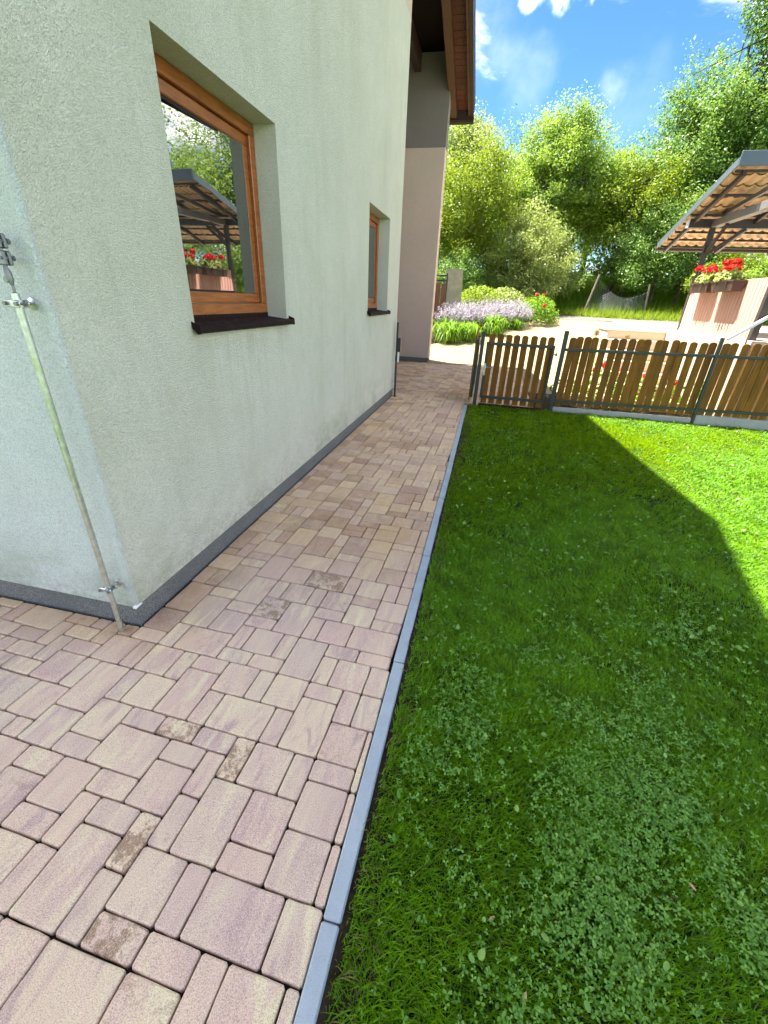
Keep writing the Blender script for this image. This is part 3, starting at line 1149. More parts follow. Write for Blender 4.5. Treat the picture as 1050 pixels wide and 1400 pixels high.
# upper wall above the colour change
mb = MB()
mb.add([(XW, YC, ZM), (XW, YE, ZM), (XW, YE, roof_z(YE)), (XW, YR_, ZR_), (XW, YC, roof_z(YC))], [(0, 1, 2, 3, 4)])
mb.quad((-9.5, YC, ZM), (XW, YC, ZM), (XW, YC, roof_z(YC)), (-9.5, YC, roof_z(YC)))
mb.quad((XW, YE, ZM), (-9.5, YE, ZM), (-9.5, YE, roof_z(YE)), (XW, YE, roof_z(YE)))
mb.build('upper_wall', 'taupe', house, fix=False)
# plinth, set back a little under the stucco
mb = MB()
pi_ = 0.013
mb.box(-9.4, XW - pi_, YC + pi_, YE - pi_, -0.1, ZP + 0.0005, 0.0)
mb.build('plinth', 'plinth', house)
# far projecting wall (wing)
PX, PY = -1.60, 12.9
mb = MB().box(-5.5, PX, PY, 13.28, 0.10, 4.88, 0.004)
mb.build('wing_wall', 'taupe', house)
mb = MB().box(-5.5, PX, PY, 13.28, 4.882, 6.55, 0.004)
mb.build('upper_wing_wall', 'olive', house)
MB().box(-5.5, PX - 0.008, PY + 0.008, 13.27, -0.15, 0.10).build('wing_plinth', 'plinth', house)

# windows
for (a, b) in WIN:
    x0 = XW - DEP            # outer face of frame plane
    f = MB()
    t = 0.072
    xi0, xi1 = x0 - 0.07, x0 + 0.012
    f.box(xi0, xi1, a + 0.001, b - 0.001, ZT - t, ZT - 0.001, 0.004)
    f.box(xi0, xi1, a + 0.001, b - 0.001, ZB + 0.012, ZB + t + 0.035, 0.004)
    f.box(xi0 + .0005, xi1 - .0005, a + 0.001, a + t, ZB + t + 0.035, ZT - t, 0.004)
    f.box(xi0 + .0005, xi1 - .0005, b - t, b - 0.001, ZB + t + 0.035, ZT - t, 0.004)
    fr = f.build('window', 'window_wood', house)
    s = MB()
    g = 0.004
    ya, yb, za, zb = a + t + g, b - t - g, ZB + t + 0.035 + g, ZT - t - g
    sx0, sx1 = x0 - 0.078, x0 - 0.010
    w_ = 0.062
    s.box(sx0, sx1, ya, yb, zb - w_, zb, 0.006)
    s.box(sx0, sx1, ya, yb, za, za + w_, 0.006)
    s.box(sx0 + .0005, sx1 - .0005, ya, ya + w_, za + w_, zb - w_, 0.006)
    s.box(sx0 + .0005, sx1 - .0005, yb - w_, yb, za + w_, zb - w_, 0.006)
    s.build('sash', 'window_wood', fr)
    gs = MB()
    ga, gb, gza, gzb = ya + w_, yb - w_, za + w_, zb - w_
    for (p, q, r_, t_) in ((ga, gb, gzb - 0.012, gzb + .002), (ga, gb, gza - .002, gza + 0.012), (ga - .002, ga + 0.012, gza + .012, gzb - .012), (gb - 0.012, gb + .002, gza + .012, gzb - .012)):
        gs.box(sx1 - 0.028, sx1 - 0.014, p, q, r_, t_)
    gs.build('seal', 'seal', fr)
    tl = math.radians(2.6)
    MB().obox((sx1 - 0.026, (ga + gb) / 2, (gza + gzb) / 2), (0.006, gb - ga + 0.010, gzb - gza + 0.008), Matrix.Rotation(-tl, 3, 'Z')).build('pane', 'glass', fr)
    # sill: folded sheet with drip nose, upstand and end caps
    xo = XW + 0.048
    ZS = ZB + 0.015
    prof = [(x0 + 0.010, ZS + 0.030), (x0 + 0.013, ZS + 0.030), (x0 + 0.013, ZS + 0.004), (xo - 0.006, ZS - 0.016), (xo, ZS - 0.020), (xo + 0.002, ZS - 0.046), (xo - 0.010, ZS - 0.050),
            (xo - 0.011, ZS - 0.047), (xo - 0.003, ZS - 0.042), (xo - 0.005, ZS - 0.023), (xo - 0.010, ZS - 0.020), (x0 + 0.010, ZS + 0.0005)]
    sl = MB()
    sl.prism(prof, 1, a + 0.003, b - 0.003)
    # front lips past the reveal
    lip = [(XW + 0.003, ZS - 0.0085), (xo - 0.006, ZS - 0.0155), (xo + 0.0005, ZS - 0.0195), (xo + 0.0025, ZS - 0.0462), (xo - 0.010, ZS - 0.0502), (xo - 0.011, ZS - 0.047), (xo - 0.003, ZS - 0.042), (xo - 0.005, ZS - 0.023), (XW + 0.003, ZS - 0.0125)]
    sl.prism(lip, 1, b - 0.004, b + 0.030)
    sl.prism(lip, 1, a - 0.030, a + 0.004)
    for ye in (a - 0.033, b + 0.030):
        sl.prism([(XW + 0.003, ZS + 0.012), (xo + 0.003, ZS - 0.006), (xo + 0.006, ZS - 0.050), (xo - 0.012, ZS - 0.053), (XW + 0.003, ZS - 0.022)], 1, ye, ye + 0.004)
    si = sl.build('sill', 'sill', fr)
    for q in range(5):
        yq = a + 0.12 + q * (b - a - 0.24) / 4
        MB().tube([(x0 + 0.012, yq, ZB + 0.036), (x0 + 0.019, yq, ZB + 0.036)], 0.006, 8).build('screw_cap', 'seal', fr)

# roof over the window wall and the wing
rf = MB()
TH = 0.16
XB = -10.0
for (ya, yb) in ((-0.1, YR_), (YR_, 13.8)):
    # the roof covering lies above the recess ceiling
    za, zb = roof_z(ya) + 0.10, roof_z(yb) + 0.10
    for (xa, xb, lift) in ((XB, -1.646, 0.70), (-1.645, XV, 0.0)):
        vs_ = [(x, y, z + dz + lift) for x in (xa, xb) for (y, z) in ((ya, za), (yb, zb)) for dz in (0, TH)]
        rf.add(vs_, [(0, 1, 3, 2), (4, 6, 7, 5), (0, 4, 5, 1), (2, 3, 7, 6), (0, 2, 6, 4), (1, 5, 7, 3)])
roof = rf.build('roof', 'roof_tile', house)
# soffit boards along the visible stretch of the verge: each board lies across it
yb_ = 13.74
while yb_ > 8.6:
    y0 = yb_ - 0.155
    ym = (y0 + yb_) / 2
    d = Vector((0, 1, -0.265)).normalized()
    mb = MB()
    x = Vector((1, 0, 0))
    zz = x.cross(d).normalized()
    m_ = Matrix((x, d, zz)).transposed()
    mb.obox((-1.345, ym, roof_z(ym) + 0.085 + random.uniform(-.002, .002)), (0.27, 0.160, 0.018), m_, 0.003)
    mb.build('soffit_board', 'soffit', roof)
    yb_ = y0 - 0.006
# side rafter and verge board
for nm, xa, xb, dz0, dz1, mt in (('side_rafter', -1.635, -1.49, -0.06, 0.09, 'rafter'), ('verge_board', -1.205, -1.155, -0.03, 0.095, 'rafter'), ('verge_flashing', -1.150, XV, -0.05, 0.09, 'gutter')):
    mb = MB()
    for (ya, yb) in ((-0.05, YR_), (YR_, 13.75)):
        vs_ = [(x, y, roof_z(y) + dz) for x in (xa, xb) for y in (ya, yb) for dz in (dz0, dz1)]
        mb.add(vs_, [(0, 1, 3, 2), (4, 6, 7, 5), (0, 4, 5, 1), (2, 3, 7, 6), (0, 2, 6, 4), (1, 5, 7, 3)])
    mb.build(nm, mt, roof)
mb = MB()
mb.tube([(XB, 13.82, 5.62), (XV - 0.0, 13.82, 5.62)], 0.075, 10)
mb.box(XB, XV - 0.01, 13.752, 13.775, 5.60, 5.80)
mb.build('gutter', 'gutter', roof)
# raised ceiling inside the recess between wall and wing
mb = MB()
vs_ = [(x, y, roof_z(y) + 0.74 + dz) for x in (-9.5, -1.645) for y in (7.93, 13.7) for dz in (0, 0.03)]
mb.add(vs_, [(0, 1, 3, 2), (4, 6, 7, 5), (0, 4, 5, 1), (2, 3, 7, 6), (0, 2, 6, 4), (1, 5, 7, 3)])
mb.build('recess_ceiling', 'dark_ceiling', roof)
mb = MB().box(-2.45, -2.30, 8.3, 12.88, 6.22, 6.56, 0.006)
mb.build('recess_beam', 'gutter', roof)
mb = MB()
vs_ = [(x, y, roof_z(y) + dz) for x in (-1.643, -1.637) for y in (7.93, 13.7) for dz in (-0.055, 0.76)]
mb.add(vs_, [(0, 1, 3, 2), (4, 6, 7, 5), (0, 4, 5, 1), (2, 3, 7, 6), (0, 2, 6, 4), (1, 5, 7, 3)])
mb.build('recess_fascia', 'rafter', roof)
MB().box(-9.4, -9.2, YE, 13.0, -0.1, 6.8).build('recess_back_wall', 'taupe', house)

# ------------------------------------------------------------------ lightning conductor pole at the corner
PXc, PYc = -1.648, 1.338
pole = thing('lightning_conductor', (PXc, PYc, 0), 'galvanised lightning conductor tube clipped to the near house corner', 'conductor')
mb = MB()
mb.tube([(PXc, PYc, -0.02), (PXc, PYc, 0.5), (PXc, PYc, 1.565)], 0.0125, 16)
mb.build('tube', 'zinc', pole, True)
MB().tube([(PXc, PYc, 1.5655), (PXc, PYc, 1.566), (PXc, PYc, 1.567)], 0.0085, 14).build('tube_mouth', 'seal', pole)
for zc in (1.532, 0.275):
    c_ = MB()
    c_.box(PXc - 0.034, PXc + 0.030, PYc - 0.022, PYc - 0.0150, zc - 0.012, zc + 0.012, 0.003)
    c_.box(PXc - 0.034, PXc + 0.030, PYc + 0.0145, PYc + 0.0205, zc - 0.012, zc + 0.012, 0.003)
    c_.tube([(PXc, PYc, zc - 0.012), (PXc, PYc, zc + 0.012)], 0.0175, 14)
    cl = c_.build('clamp', 'zinc', pole, True)
    for dx in (-0.026, 0.023):
        s_ = MB()
        s_.tube([(PXc + dx, PYc - 0.028, zc), (PXc + dx, PYc + 0.024, zc)], 0.0048, 6)
        s_.tube([(PXc + dx, PYc - 0.031, zc), (PXc + dx, PYc - 0.022, zc)], 0.0075, 6)
        s_.build('bolt', 'dark_zinc', cl)
    w_ = MB()
    w_.tube([(PXc, PYc + 0.019, zc), (PXc + 0.004, YC + 0.01, zc)], 0.006, 8)
    w_.tube([(PXc + 0.004, YC - 0.012, zc), (PXc + 0.004, YC - 0.007, zc), (PXc + 0.004, YC + 0.001, zc)], [0.006, 0.020, 0.022], 16)
    w_.build('wall_fixing', 'zinc', cl, True)
# wire, flattened joint and test clamp
w_ = MB()
w_.tube([(PXc, PYc, 1.50), (PXc + 0.001, PYc, 1.60), (PXc - 0.002, PYc, 1.66), (PXc + 0.004, PYc + .01, 1.90), (PXc + 0.012, PYc + .02, 2.4), (PXc + 0.012, PYc + .02, 5.2)], 0.005, 8)
w_.build('wire', 'dark_zinc', pole, True)
for zc, sx in ((1.672, 1.0), (1.722, 0.95)):
    c_ = MB()
    c_.box(PXc - 0.026 * sx, PXc + 0.022 * sx, PYc - 0.017, PYc - 0.004, zc - 0.022, zc + 0.022, 0.004)
    c_.box(PXc - 0.026 * sx, PXc + 0.022 * sx, PYc + 0.002, PYc + 0.015, zc - 0.022, zc + 0.022, 0.004)
    cl = c_.build('test_clamp', 'dark_zinc', pole)
    for dx in (-0.017, 0.014):
        s_ = MB()
        s_.tube([(PXc + dx, PYc - 0.026, zc), (PXc + dx, PYc + 0.026, zc)], 0.0055, 6)
        s_.tube([(PXc + dx, PYc + 0.015, zc), (PXc + dx, PYc + 0.024, zc)], 0.0095, 6)
        s_.build('bolt', 'dark_zinc', cl)
c_ = MB()
c_.tube([(PXc - 0.006, PYc, 1.648), (PXc - 0.003, PYc, 1.63), (PXc, PYc, 1.605), (PXc, PYc, 1.590)], [0.006, 0.011, 0.010, 0.006], 8)
c_.tube([(PXc - 0.010, PYc - 0.010, 1.607), (PXc - 0.010, PYc + 0.010, 1.607)], 0.010, 12)
c_.build('wire_joint', 'dark_zinc', pole, True)

# ------------------------------------------------------------------ PICKET FENCE
FY = 7.61


def picket_mesh(w, z0, z1, t=0.018):
    pts = [(-w / 2, z0), (w / 2, z0), (w / 2, z1 - w * 0.32)]
    for k_ in range(1, 8):
        a = math.pi * k_ / 8
        pts.append((w / 2 * math.cos(a), z1 - w * 0.32 + w * 0.32 * math.sin(a)))
    pts.append((-w / 2, z1 - w * 0.32))
    mb = MB()
    mb.prism(pts, 1, -t / 2, t / 2)
    return mb.mesh('picket', 'picket')


fence = thing('picket_fence', (1.2, FY, 0), 'long brown picket fence with dark green steel posts and rails on a concrete base', 'fence')
fo = ORIGIN[fence.name]
PM = [picket_mesh(0.102, 0.115, 1.185), picket_mesh(0.104, 0.12, 1.192), picket_mesh(0.100, 0.112, 1.18)]
posts = [1.198, 3.359, 5.52, 7.68]


def fz(x):
    return 0.018 * (x - 1.2)


for i, px in enumerate(posts):
    w_ = 0.062 if i == 0 else 0.045
    mb = MB().box(px - w_ / 2, px + w_ / 2, FY - w_ / 2 - 0.012, FY + w_ / 2 - 0.012, -0.2, 1.252 + fz(px) * .5, 0.003)
    po = mb.build('post', 'green_steel', fence)
    MB().box(px - w_ / 2 - .002, px + w_ / 2 + .002, FY - w_ / 2 - 0.014, FY + w_ / 2 - 0.010, 1.2525 + fz(px) * .5, 1.258 + fz(px) * .5, 0.002).build('post_cap', 'green_steel', po)
for i in range(3):
    xa, xb = posts[i] + (0.031 if i == 0 else 0.0225), posts[i + 1] - 0.0225
    for zr in (0.985, 0.185):
        MB().bar((xa + .001, FY - 0.014, zr + fz(xa)), (xb - .001, FY - 0.014, zr + fz(xb)), 0.030, 0.042, 0.003).build('rail', 'green_steel', fence)
    n = 17
    for q in range(n):
        x = xa + (xb - xa) * (q + 0.5) / n + random.uniform(-.004, .004)
        o = link('picket', random.choice(PM), fence, Vector((x, FY + 0.0115, fz(x) * .8 + random.uniform(-.010, .010))) - fo, (random.gauss(0, .01), random.gauss(0, .011), random.gauss(0, .02)))
    MB().box(xa + .001, xb - .001, FY - 0.028, FY + 0.022, -0.2, 0.085 + fz(xa) * 1.6, 0.006).build('base_panel', 'base_concrete', fence)

# gate leaf in the fence line
gate = thing('garden_gate', (0.5, FY + 0.02, 0), 'closed brown picket gate in a dark green frame beside the path', 'gate')
go = ORIGIN[gate.name]
GX0, GX1, GY = 0.0, 1.075, FY + 0.02
fr = MB()
for x in (GX0, GX1 - 0.04):
    fr.box(x, x + 0.04, GY - 0.02, GY + 0.02, 0.125, 1.03, 0.003)
fr.box(GX0 + 0.041, GX1 - 0.041, GY - 0.0195, GY + 0.0195, 0.985, 1.0285, 0.003)
fr.box(GX0 + 0.041, GX1 - 0.041, GY - 0.0195, GY + 0.0195, 0.1265, 0.170, 0.003)
fo_ = fr.build('frame', 'green_steel', gate)
PG = [picket_mesh(0.098, 0.035, 1.150), picket_mesh(0.100, 0.04, 1.158)]
for q in range(8):
    x = GX0 + 0.075 + q * (GX1 - GX0 - 0.14) / 7
    link('picket', PG[q % 2], gate, Vector((x, GY + 0.031, random.uniform(-.005, .005))) - go, (0, random.gauss(0, .005), 0))
hd = MB()
hd.box(GX0 + 0.002, GX0 + 0.038, GY - 0.0265, GY - 0.021, 0.50, 0.70, 0.003)
hd.tube([(GX0 + 0.02, GY - 0.024, 0.645), (GX0 + 0.02, GY - 0.065, 0.645), (GX0 + 0.045, GY - 0.07, 0.645), (GX0 + 0.15, GY - 0.07, 0.645)], 0.008, 8)
hd.build('lever_handle', 'chrome', gate, True)
for zc in (0.9, 0.25):
    h_ = MB()
    h_.tube([(GX1 + 0.002, GY - 0.015, zc), (GX1 + 0.055, GY - 0.015, zc)], 0.008, 8)
    h_.tube([(GX1 + 0.035, GY - 0.015, zc - 0.025), (GX1 + 0.035, GY - 0.015, zc + 0.025)], 0.013, 8)
    h_.build('hinge', 'dark_zinc', gate, True)
jamb = thing('gate_post', (-0.07, FY + 0.02, 0), 'dark green square post at the left of the closed picket gate', 'post')
MB().box(-0.10, -0.04, FY - 0.01, FY + 0.05, -0.2, 1.17, 0.003).build('shaft', 'green_steel', jamb)
MB().box(-0.103, -0.037, FY - 0.013, FY + 0.053, 1.171, 1.178, 0.002).build('cap', 'green_steel', jamb)

# path gate, swung open along the path edge
og = thing('open_path_gate', (-0.14, 7.72, 0), 'picket gate swung open beyond the path, seen edge-on', 'gate')
oo = ORIGIN[og.name]
fr = MB()
for y in (7.72, 8.74):
    fr.box(-0.165, -0.125, y, y + 0.04, 0.10, 1.05, 0.003)
for zr in (0.145, 1.00):
    fr.box(-0.1645, -0.1255, 7.761, 8.739, zr - 0.02, zr + 0.02, 0.003)
fr.build('frame', 'green_steel', og)
for q in range(8):
    y = 7.79 + q * 0.13
    link('picket', PG[q % 2], og, Vector((-0.178, y, 0.02)) - oo, (0, 0, math.pi / 2))
MB().box(-0.17, -0.12, 8.785, 8.80, 0.45, 0.72, 0.003).build('lock_case', 'green_steel', og)

# jamb post with lock keep at the wall end
jp = thing('lock_post', (-1.50, 7.72, 0), 'slim dark green steel post with lock box at the far end of the house wall', 'post')
MB().box(-1.535, -1.505, 7.70, 7.74, -0.1, 1.245, 0.003).build('shaft', 'green_steel', jp)
MB().box(-1.5045, -1.455, 7.695, 7.745, 0.775, 1.0, 0.004).build('lock_box', 'green_steel', jp)
MB().box(-1.5035, -1.478, 7.700, 7.735, 0.60, 0.765, 0.003).build('strike_plate', 'white_rail', jp)
MB().box(-1.55, -1.49, 7.69, 7.75, -0.005, 0.012, 0.002).build('foot_plate', 'green_steel', jp)


# ------------------------------------------------------------------ LAWN: grass, clover, weeds
def lawn_z(x, y):
    return -0.006 + 0.005 * np.sin(x * 3.1 + y) * np.cos(y * 2.3)


def snoise(x, y, s, seed):
    r_ = np.random.default_rng(seed)
    a = 0
    for k_ in range(5):
        th, ph = r_.uniform(0, 2 * np.pi, 2)
        fr_ = s * (1 + 0.6 * k_)
        a = a + np.sin((x * np.cos(th) + y * np.sin(th)) * fr_ + ph) / (1 + 0.5 * k_)
    return a / 2.2


def lawn_pts(n, rng, edge=-0.165):
    """points on the lawn, thinning with distance"""
    out = []
    for (y0, y1, frac) in ((-0.2, 1.0, 0.22), (1.0, 2.2, 0.29), (2.2, 4.0, 0.26), (4.0, 7.57, 0.23)):
        m_ = int(n * frac)
        y = rng.uniform(y0, y1, m_)
        x = edge + rng.uniform(0, 1, m_) * (1.55 + 0.48 * y - edge)
        out.append(np.stack([x, y], 1))
    return np.concatenate(out)


def blades(name, n, seed, mat, lmin, lmax, label, edge=-0.165, lean=0.55, parent=None, pts=None):
    rng = np.random.default_rng(seed)
    p = lawn_pts(n, rng, edge) if pts is None else pts
    if pts is None:
        thin = snoise(p[:, 0], p[:, 1], 5.0, 14) + 0.5 * snoise(p[:, 0], p[:, 1], 12.0, 15)
        p = p[rng.uniform(0, 1, len(p)) < np.clip(1.0 - 0.75 * np.clip(thin - 0.35, 0, 1), 0.25, 1)]
    n = len(p)
    x, y = p[:, 0], p[:, 1]
    z = lawn_z(x, y) - 0.003
    dist = np.sqrt(x ** 2 + y ** 2 + 2.0)
    L = rng.uniform(lmin, lmax, n) * (0.88 + 0.3 * snoise(x, y, 2.2, 4) + 0.28 * snoise(x, y, 9.0, 6))
    L = np.where(x < -0.09, L * rng.uniform(0.4, 1.0, n), L)
    W = 0.0017 * np.clip(dist / 1.6, 0.9, 3.6) * rng.uniform(0.7, 1.35, n)
    # combed lie of the mown grass varies slowly across the lawn
    ang = 2.6 * snoise(x, y, 0.9, 9) + rng.normal(0, 0.9, n)
    ln = np.abs(rng.normal(lean + 0.12, 0.36, n))
    d = np.stack([np.cos(ang), np.sin(ang), np.zeros(n)], 1)
    s = np.stack([-np.sin(ang + rng.normal(0, .5, n)), np.cos(ang), np.zeros(n)], 1)
    b = np.stack([x, y, z], 1)
    upz = np.zeros((n, 3))
    upz[:, 2] = 1
    mid = b + upz * (L * 0.55)[:, None] + d * (L * 0.30 * ln)[:, None]
    tip = b + upz * (L * np.clip(1.0 - 0.35 * ln, 0.35, 1))[:, None] + d * (L * 1.05 * ln)[:, None]
    w = W[:, None]
    V = np.stack([b - s * w, b + s * w, mid + s * w * 0.75, mid - s * w * 0.75, tip], 1).reshape(-1, 3)
    base = np.arange(n)[:, None] * 5
    lp = (base + np.array([0, 1, 2, 3, 3, 2, 4])).ravel()
    fn = np.tile([4, 3], n)
    o = np_obj(name, V, fn, lp, mat, None, True)
    tag(o, label, None, None, 'stuff')
    return o


blades('lawn_grass', 300000, 21, 'grass', 0.028, 0.066, 'mown green grass of the lawn')
blades('dry_grass', 9000, 22, 'dead_grass', 0.02, 0.05, 'scattered straw-coloured blades in the lawn', lean=0.9)
rng = np.random.default_rng(23)
ne = 2600
pe = np.stack([rng.uniform(-0.176, -0.08, ne), rng.uniform(0, 7.5, ne)], 1)
blades('kerb_edge_grass', 0, 24, 'dead_grass', 0.015, 0.05, 'thin dry grass along the kerb', lean=1.0, pts=pe)


def clover_density(x, y):
    a = snoise(x, y, 1.7, 31) + 0.6 * snoise(x, y, 4.5, 32)
    heavy = np.exp(-(((x - 0.70) / 0.50) ** 2 + ((y - 1.00) / 0.55) ** 2)) * 1.25
    heavy2 = np.exp(-(((x - 0.35) / 0.3) ** 2 + ((y - 1.7) / 0.5) ** 2)) * 0.7
    c_ = np.clip(0.5 + 1.1 * snoise(x, y, 7.0, 33) + 0.6 * snoise(x, y, 15.0, 34), 0.05, 1.6)
    return 0.02 + c_ * (0.26 * np.clip(a, 0, 1.2) + heavy * (0.60 + 0.3 * a) + heavy2 * (0.45 + .3 * a))


def trefoils(name, n, seed, mat, r0, r1, label, leaflets=3, hmin=0.022, hmax=0.05, dens=clover_density):
    rng = np.random.default_rng(seed)
    p = lawn_pts(n * 9, rng, -0.10)
    keep = rng.uniform(0, 1, len(p)) < np.clip(dens(p[:, 0], p[:, 1]), 0, 1)
    p = p[keep]
    p = p[rng.permutation(len(p))[:n]]
    n = len(p)
    x, y = p[:, 0], p[:, 1]
    c = np.stack([x, y, lawn_z(x, y) + rng.uniform(hmin, hmax, n)], 1)
    N = unit(np.stack([rng.normal(0, .6, n), rng.normal(-0.05, .6, n), np.ones(n)], 1))
    t = rng.normal(size=(n, 3))
    t = unit(t - N * np.sum(t * N, 1, keepdims=True))
    b = np.cross(N, t)
    R_ = (r0 + (r1 - r0) * rng.uniform(0, 1, n) ** 1.5 * rng.uniform(0.6, 1.25, n))[:, None]
    prof = np.array([(0.0, 0.0), (0.55, -0.36), (1.05, -0.44), (1.38, -0.22), (1.30, 0.0), (1.38, 0.22), (1.05, 0.44), (0.55, 0.36)]) if leaflets == 3 else \
        np.array([(0.0, 0.0), (0.35, -0.55), (0.95, -0.72), (1.5, -0.45), (1.75, 0.0), (1.5, 0.45), (0.95, 0.72), (0.35, 0.55)])
    m_ = len(prof)
    Vs = []
    for k_ in range(leaflets):
        a = 2 * np.pi * k_ / 3 + (rng.normal(0, 0.12, n) if leaflets == 3 else rng.uniform(0, 6.28, n))
        e1 = t * np.cos(a)[:, None] + b * np.sin(a)[:, None]
        e2 = -t * np.sin(a)[:, None] + b * np.cos(a)[:, None]
        cup = rng.uniform(-0.15, 0.35, n)[:, None]
        V = np.stack([c + e1 * R_ * u + e2 * R_ * w + N * R_ * (cup * u * u + 0.35 * abs(w)) for (u, w) in prof], 1)
        Vs.append(V)
    V = np.stack(Vs, 1).reshape(-1, 3)
    nl = n * leaflets
    base = np.arange(nl)[:, None] * m_
    lp = (base + np.array([0, 1, 2, 3, 4, 0, 4, 5, 6, 7])).ravel()
    fn = np.tile([5, 5], nl)
    o = np_obj(name, V, fn, lp, mat, None, False)
    tag(o, label, None, None, 'stuff')


trefoils('clover', 16500, 41, 'clover', 0.0055, 0.0105, 'clover growing through the lawn in patches')
trefoils('broad_weeds', 700, 42, 'weed', 0.006, 0.0135, 'round-leaved weeds scattered in the lawn', 1, 0.02, 0.055, lambda x, y: 0.35 + 0.5 * clover_density(x, y))
trefoils('far_clover', 900, 43, 'weed', 0.009, 0.018, 'pale broad leaves scattered over the lawn', 1, 0.035, 0.065, lambda x, y: np.where(y > 1.9, 0.5 + .4 * snoise(x, y, 2.1, 77), 0.03))


def dry_leaf(x, y, z, s, rz, label):
    mb = MB()
    pr = [(-1, 0), (-.5, .28), (.1, .36), (.6, .22), (1, 0), (.6, -.22), (.1, -.36), (-.5, -.28)]
    vs_ = []
    for (u, w) in pr:
        vs_.append((x + s * (u * math.cos(rz) - w * math.sin(rz)), y + s * (u * math.sin(rz) + w * math.cos(rz)), z + s * (0.35 * w * w * 4 + 0.12 * u * u)))
    vs_.append((x, y, z))
    mb.add(vs_, [(i, (i + 1) % 8, 8) for i in range(8)])
    o = mb.build('fallen_leaf', 'dry_leaf')
    tag(o, label, 'leaf', 'dry leaves lying on the lawn')


def on_ground(px, py, z=0.0):
    v_ = rt2 * ((px - 525) / 574.73) + up2 * (-(py - 700) / 574.73) + fw
    t_ = (z - CAM.z) / v_.z
    return CAM + v_ * t_


for (px, py, s, rz, lb) in ((946, 1212, 0.014, 2.2, 'curled tan dry leaf among clover at the right of the lawn'), (672, 1256, 0.012, 0.7, 'small dry leaf in thin grass below the clover patch'),
                            (717, 1365, 0.015, 1.2, 'dry brown leaf nearest the camera in the grass'), (690, 800, 0.012, 0.3, 'tiny pale dry leaf beside the kerb in the shaded lawn'),
                            (717, 722, 0.016, 0.2, 'small pale leaf in the middle of the shaded lawn')):
    p = on_ground(px, py, 0.03)
    dry_leaf(p.x, p.y, p.z, s, rz, lb)


# ------------------------------------------------------------------ TREES AND SHRUBS
def tube_np(mb, a, b, r0, r1, n=6, wob=0.0, rg=random):
    a, b = Vector(a), Vector(b)
    m_ = (a + b) / 2 + Vector((rg.uniform(-1, 1), rg.uniform(-1, 1), rg.uniform(0, 1))) * wob
    mb.tube([a, m_, b], [r0, (r0 + r1) / 2, r1], n, False)


def tree(name, label, base, height, crown, leaf, nleaf, size, seed, cat='tree', trunk_r=0.18, clusters=130, spread=0.42, upright=0.0, group=None, n_limb=9):
    """crown: list of (dx,dy,zc,rx,ry,rz) ellipsoids, z above base"""
    rng = np.random.default_rng(seed)
    rg = random.Random(seed)
    nleaf = int(nleaf * 1.9)
    clusters = int(clusters * 1.25)
    t = thing(name, base, label, cat, group)
    B = np.array(base)
    C, out = [], []
    vol = np.array([c_[3] * c_[4] * c_[5] for c_ in crown]) ** 0.8
    cnt = np.maximum(3, (clusters * vol / vol.sum()).astype(int))
    for c_, m_ in zip(crown, cnt):
        d = unit(rng.normal(size=(m_, 3)))
        d[:, 2] = np.where(d[:, 2] < -0.5, -d[:, 2] * .5, d[:, 2])
        rr = rng.uniform(0.25, 1.0, m_) ** 0.45 * rng.uniform(0.8, 1.16, m_)
        p = np.array(c_[:3]) + d * np.array(c_[3:]) * rr[:, None]
        C.append(p)
        out.append(d)
    C, out = np.concatenate(C) + B, np.concatenate(out)
    ncl = len(C)
    per = max(4, nleaf // ncl)
    wgt = rng.uniform(0.45, 1.7, ncl)
    L, NN = [], []
    sc = spread * np.cbrt(np.mean([c_[3] * c_[4] * c_[5] for c_ in crown])) * 0.62
    for q in range(ncl):
        m_ = int(per * wgt[q])
        ax = unit(out[q] + np.array([0, 0, 0.25 + upright]) + rng.normal(0, .3, 3))
        tt = np.clip(rng.normal(0, 1.0, m_), -2.0, 1.4)
        off = np.clip(rng.normal(0, 0.60, (m_, 3)), -1.05, 1.05) * sc * rng.uniform(0.7, 1.2)
        off[:, 2] *= 0.7
        pos = C[q] + ax * (tt * sc * (0.95 + upright))[:, None] + off
        L.append(pos)
        NN.append(unit(unit(pos - C[q] + 1e-6) * 0.5 + np.array([-0.15, 0, 0.65]) + rng.normal(0, 0.75, (m_, 3))))
    L, NN = np.concatenate(L), np.concatenate(NN)
    gz = B[2] + 0.05
    ok = L[:, 2] > gz
    L, NN = L[ok], NN[ok]
    V, fn, lp = leaf_quads(L, NN, size * 0.70, rng)
    np_obj('crown', V, fn, lp, leaf, t)
    mb = MB()
    top = Vector((B[0] + crown[0][0] * 0.6, B[1] + crown[0][1] * .6, B[2] + height * 0.62))
    b0 = Vector(base)
    m1 = b0.lerp(top, 0.45) + Vector((rg.uniform(-.15, .15), rg.uniform(-.15, .15), 0))
    mb.tube([b0 - Vector((0, 0, .3)), b0 + Vector((0, 0, .25)), m1, top], [trunk_r * 1.35, trunk_r, trunk_r * 0.72, trunk_r * 0.3], 8, False)
    mb.build('trunk', 'bark', t, True)
    lm = MB()
    sel = rng.permutation(ncl)
    for q in sel[:n_limb]:
        s_ = m1.lerp(top, rg.uniform(-0.3, 0.9)) if height > 3 else b0 + Vector((0, 0, .1))
        tube_np(lm, s_, C[q], trunk_r * 0.42, trunk_r * 0.08, 6, 0.25, rg)
    for q in sel[n_limb:n_limb * 4]:
        par = C[sel[rg.randrange(n_limb)]]
        s_ = Vector(par).lerp(top, rg.uniform(0.2, 0.6))
        tube_np(lm, s_, C[q], trunk_r * 0.16, trunk_r * 0.04, 5, 0.15, rg)
    lm.build('limbs', 'bark', t, True)
    return t


def at_y(px, py, Y):
    v_ = rt2 * ((px - 525) / 574.73) + up2 * (-(py - 700) / 574.73) + fw
    return CAM + v_ * (Y / v_.y)


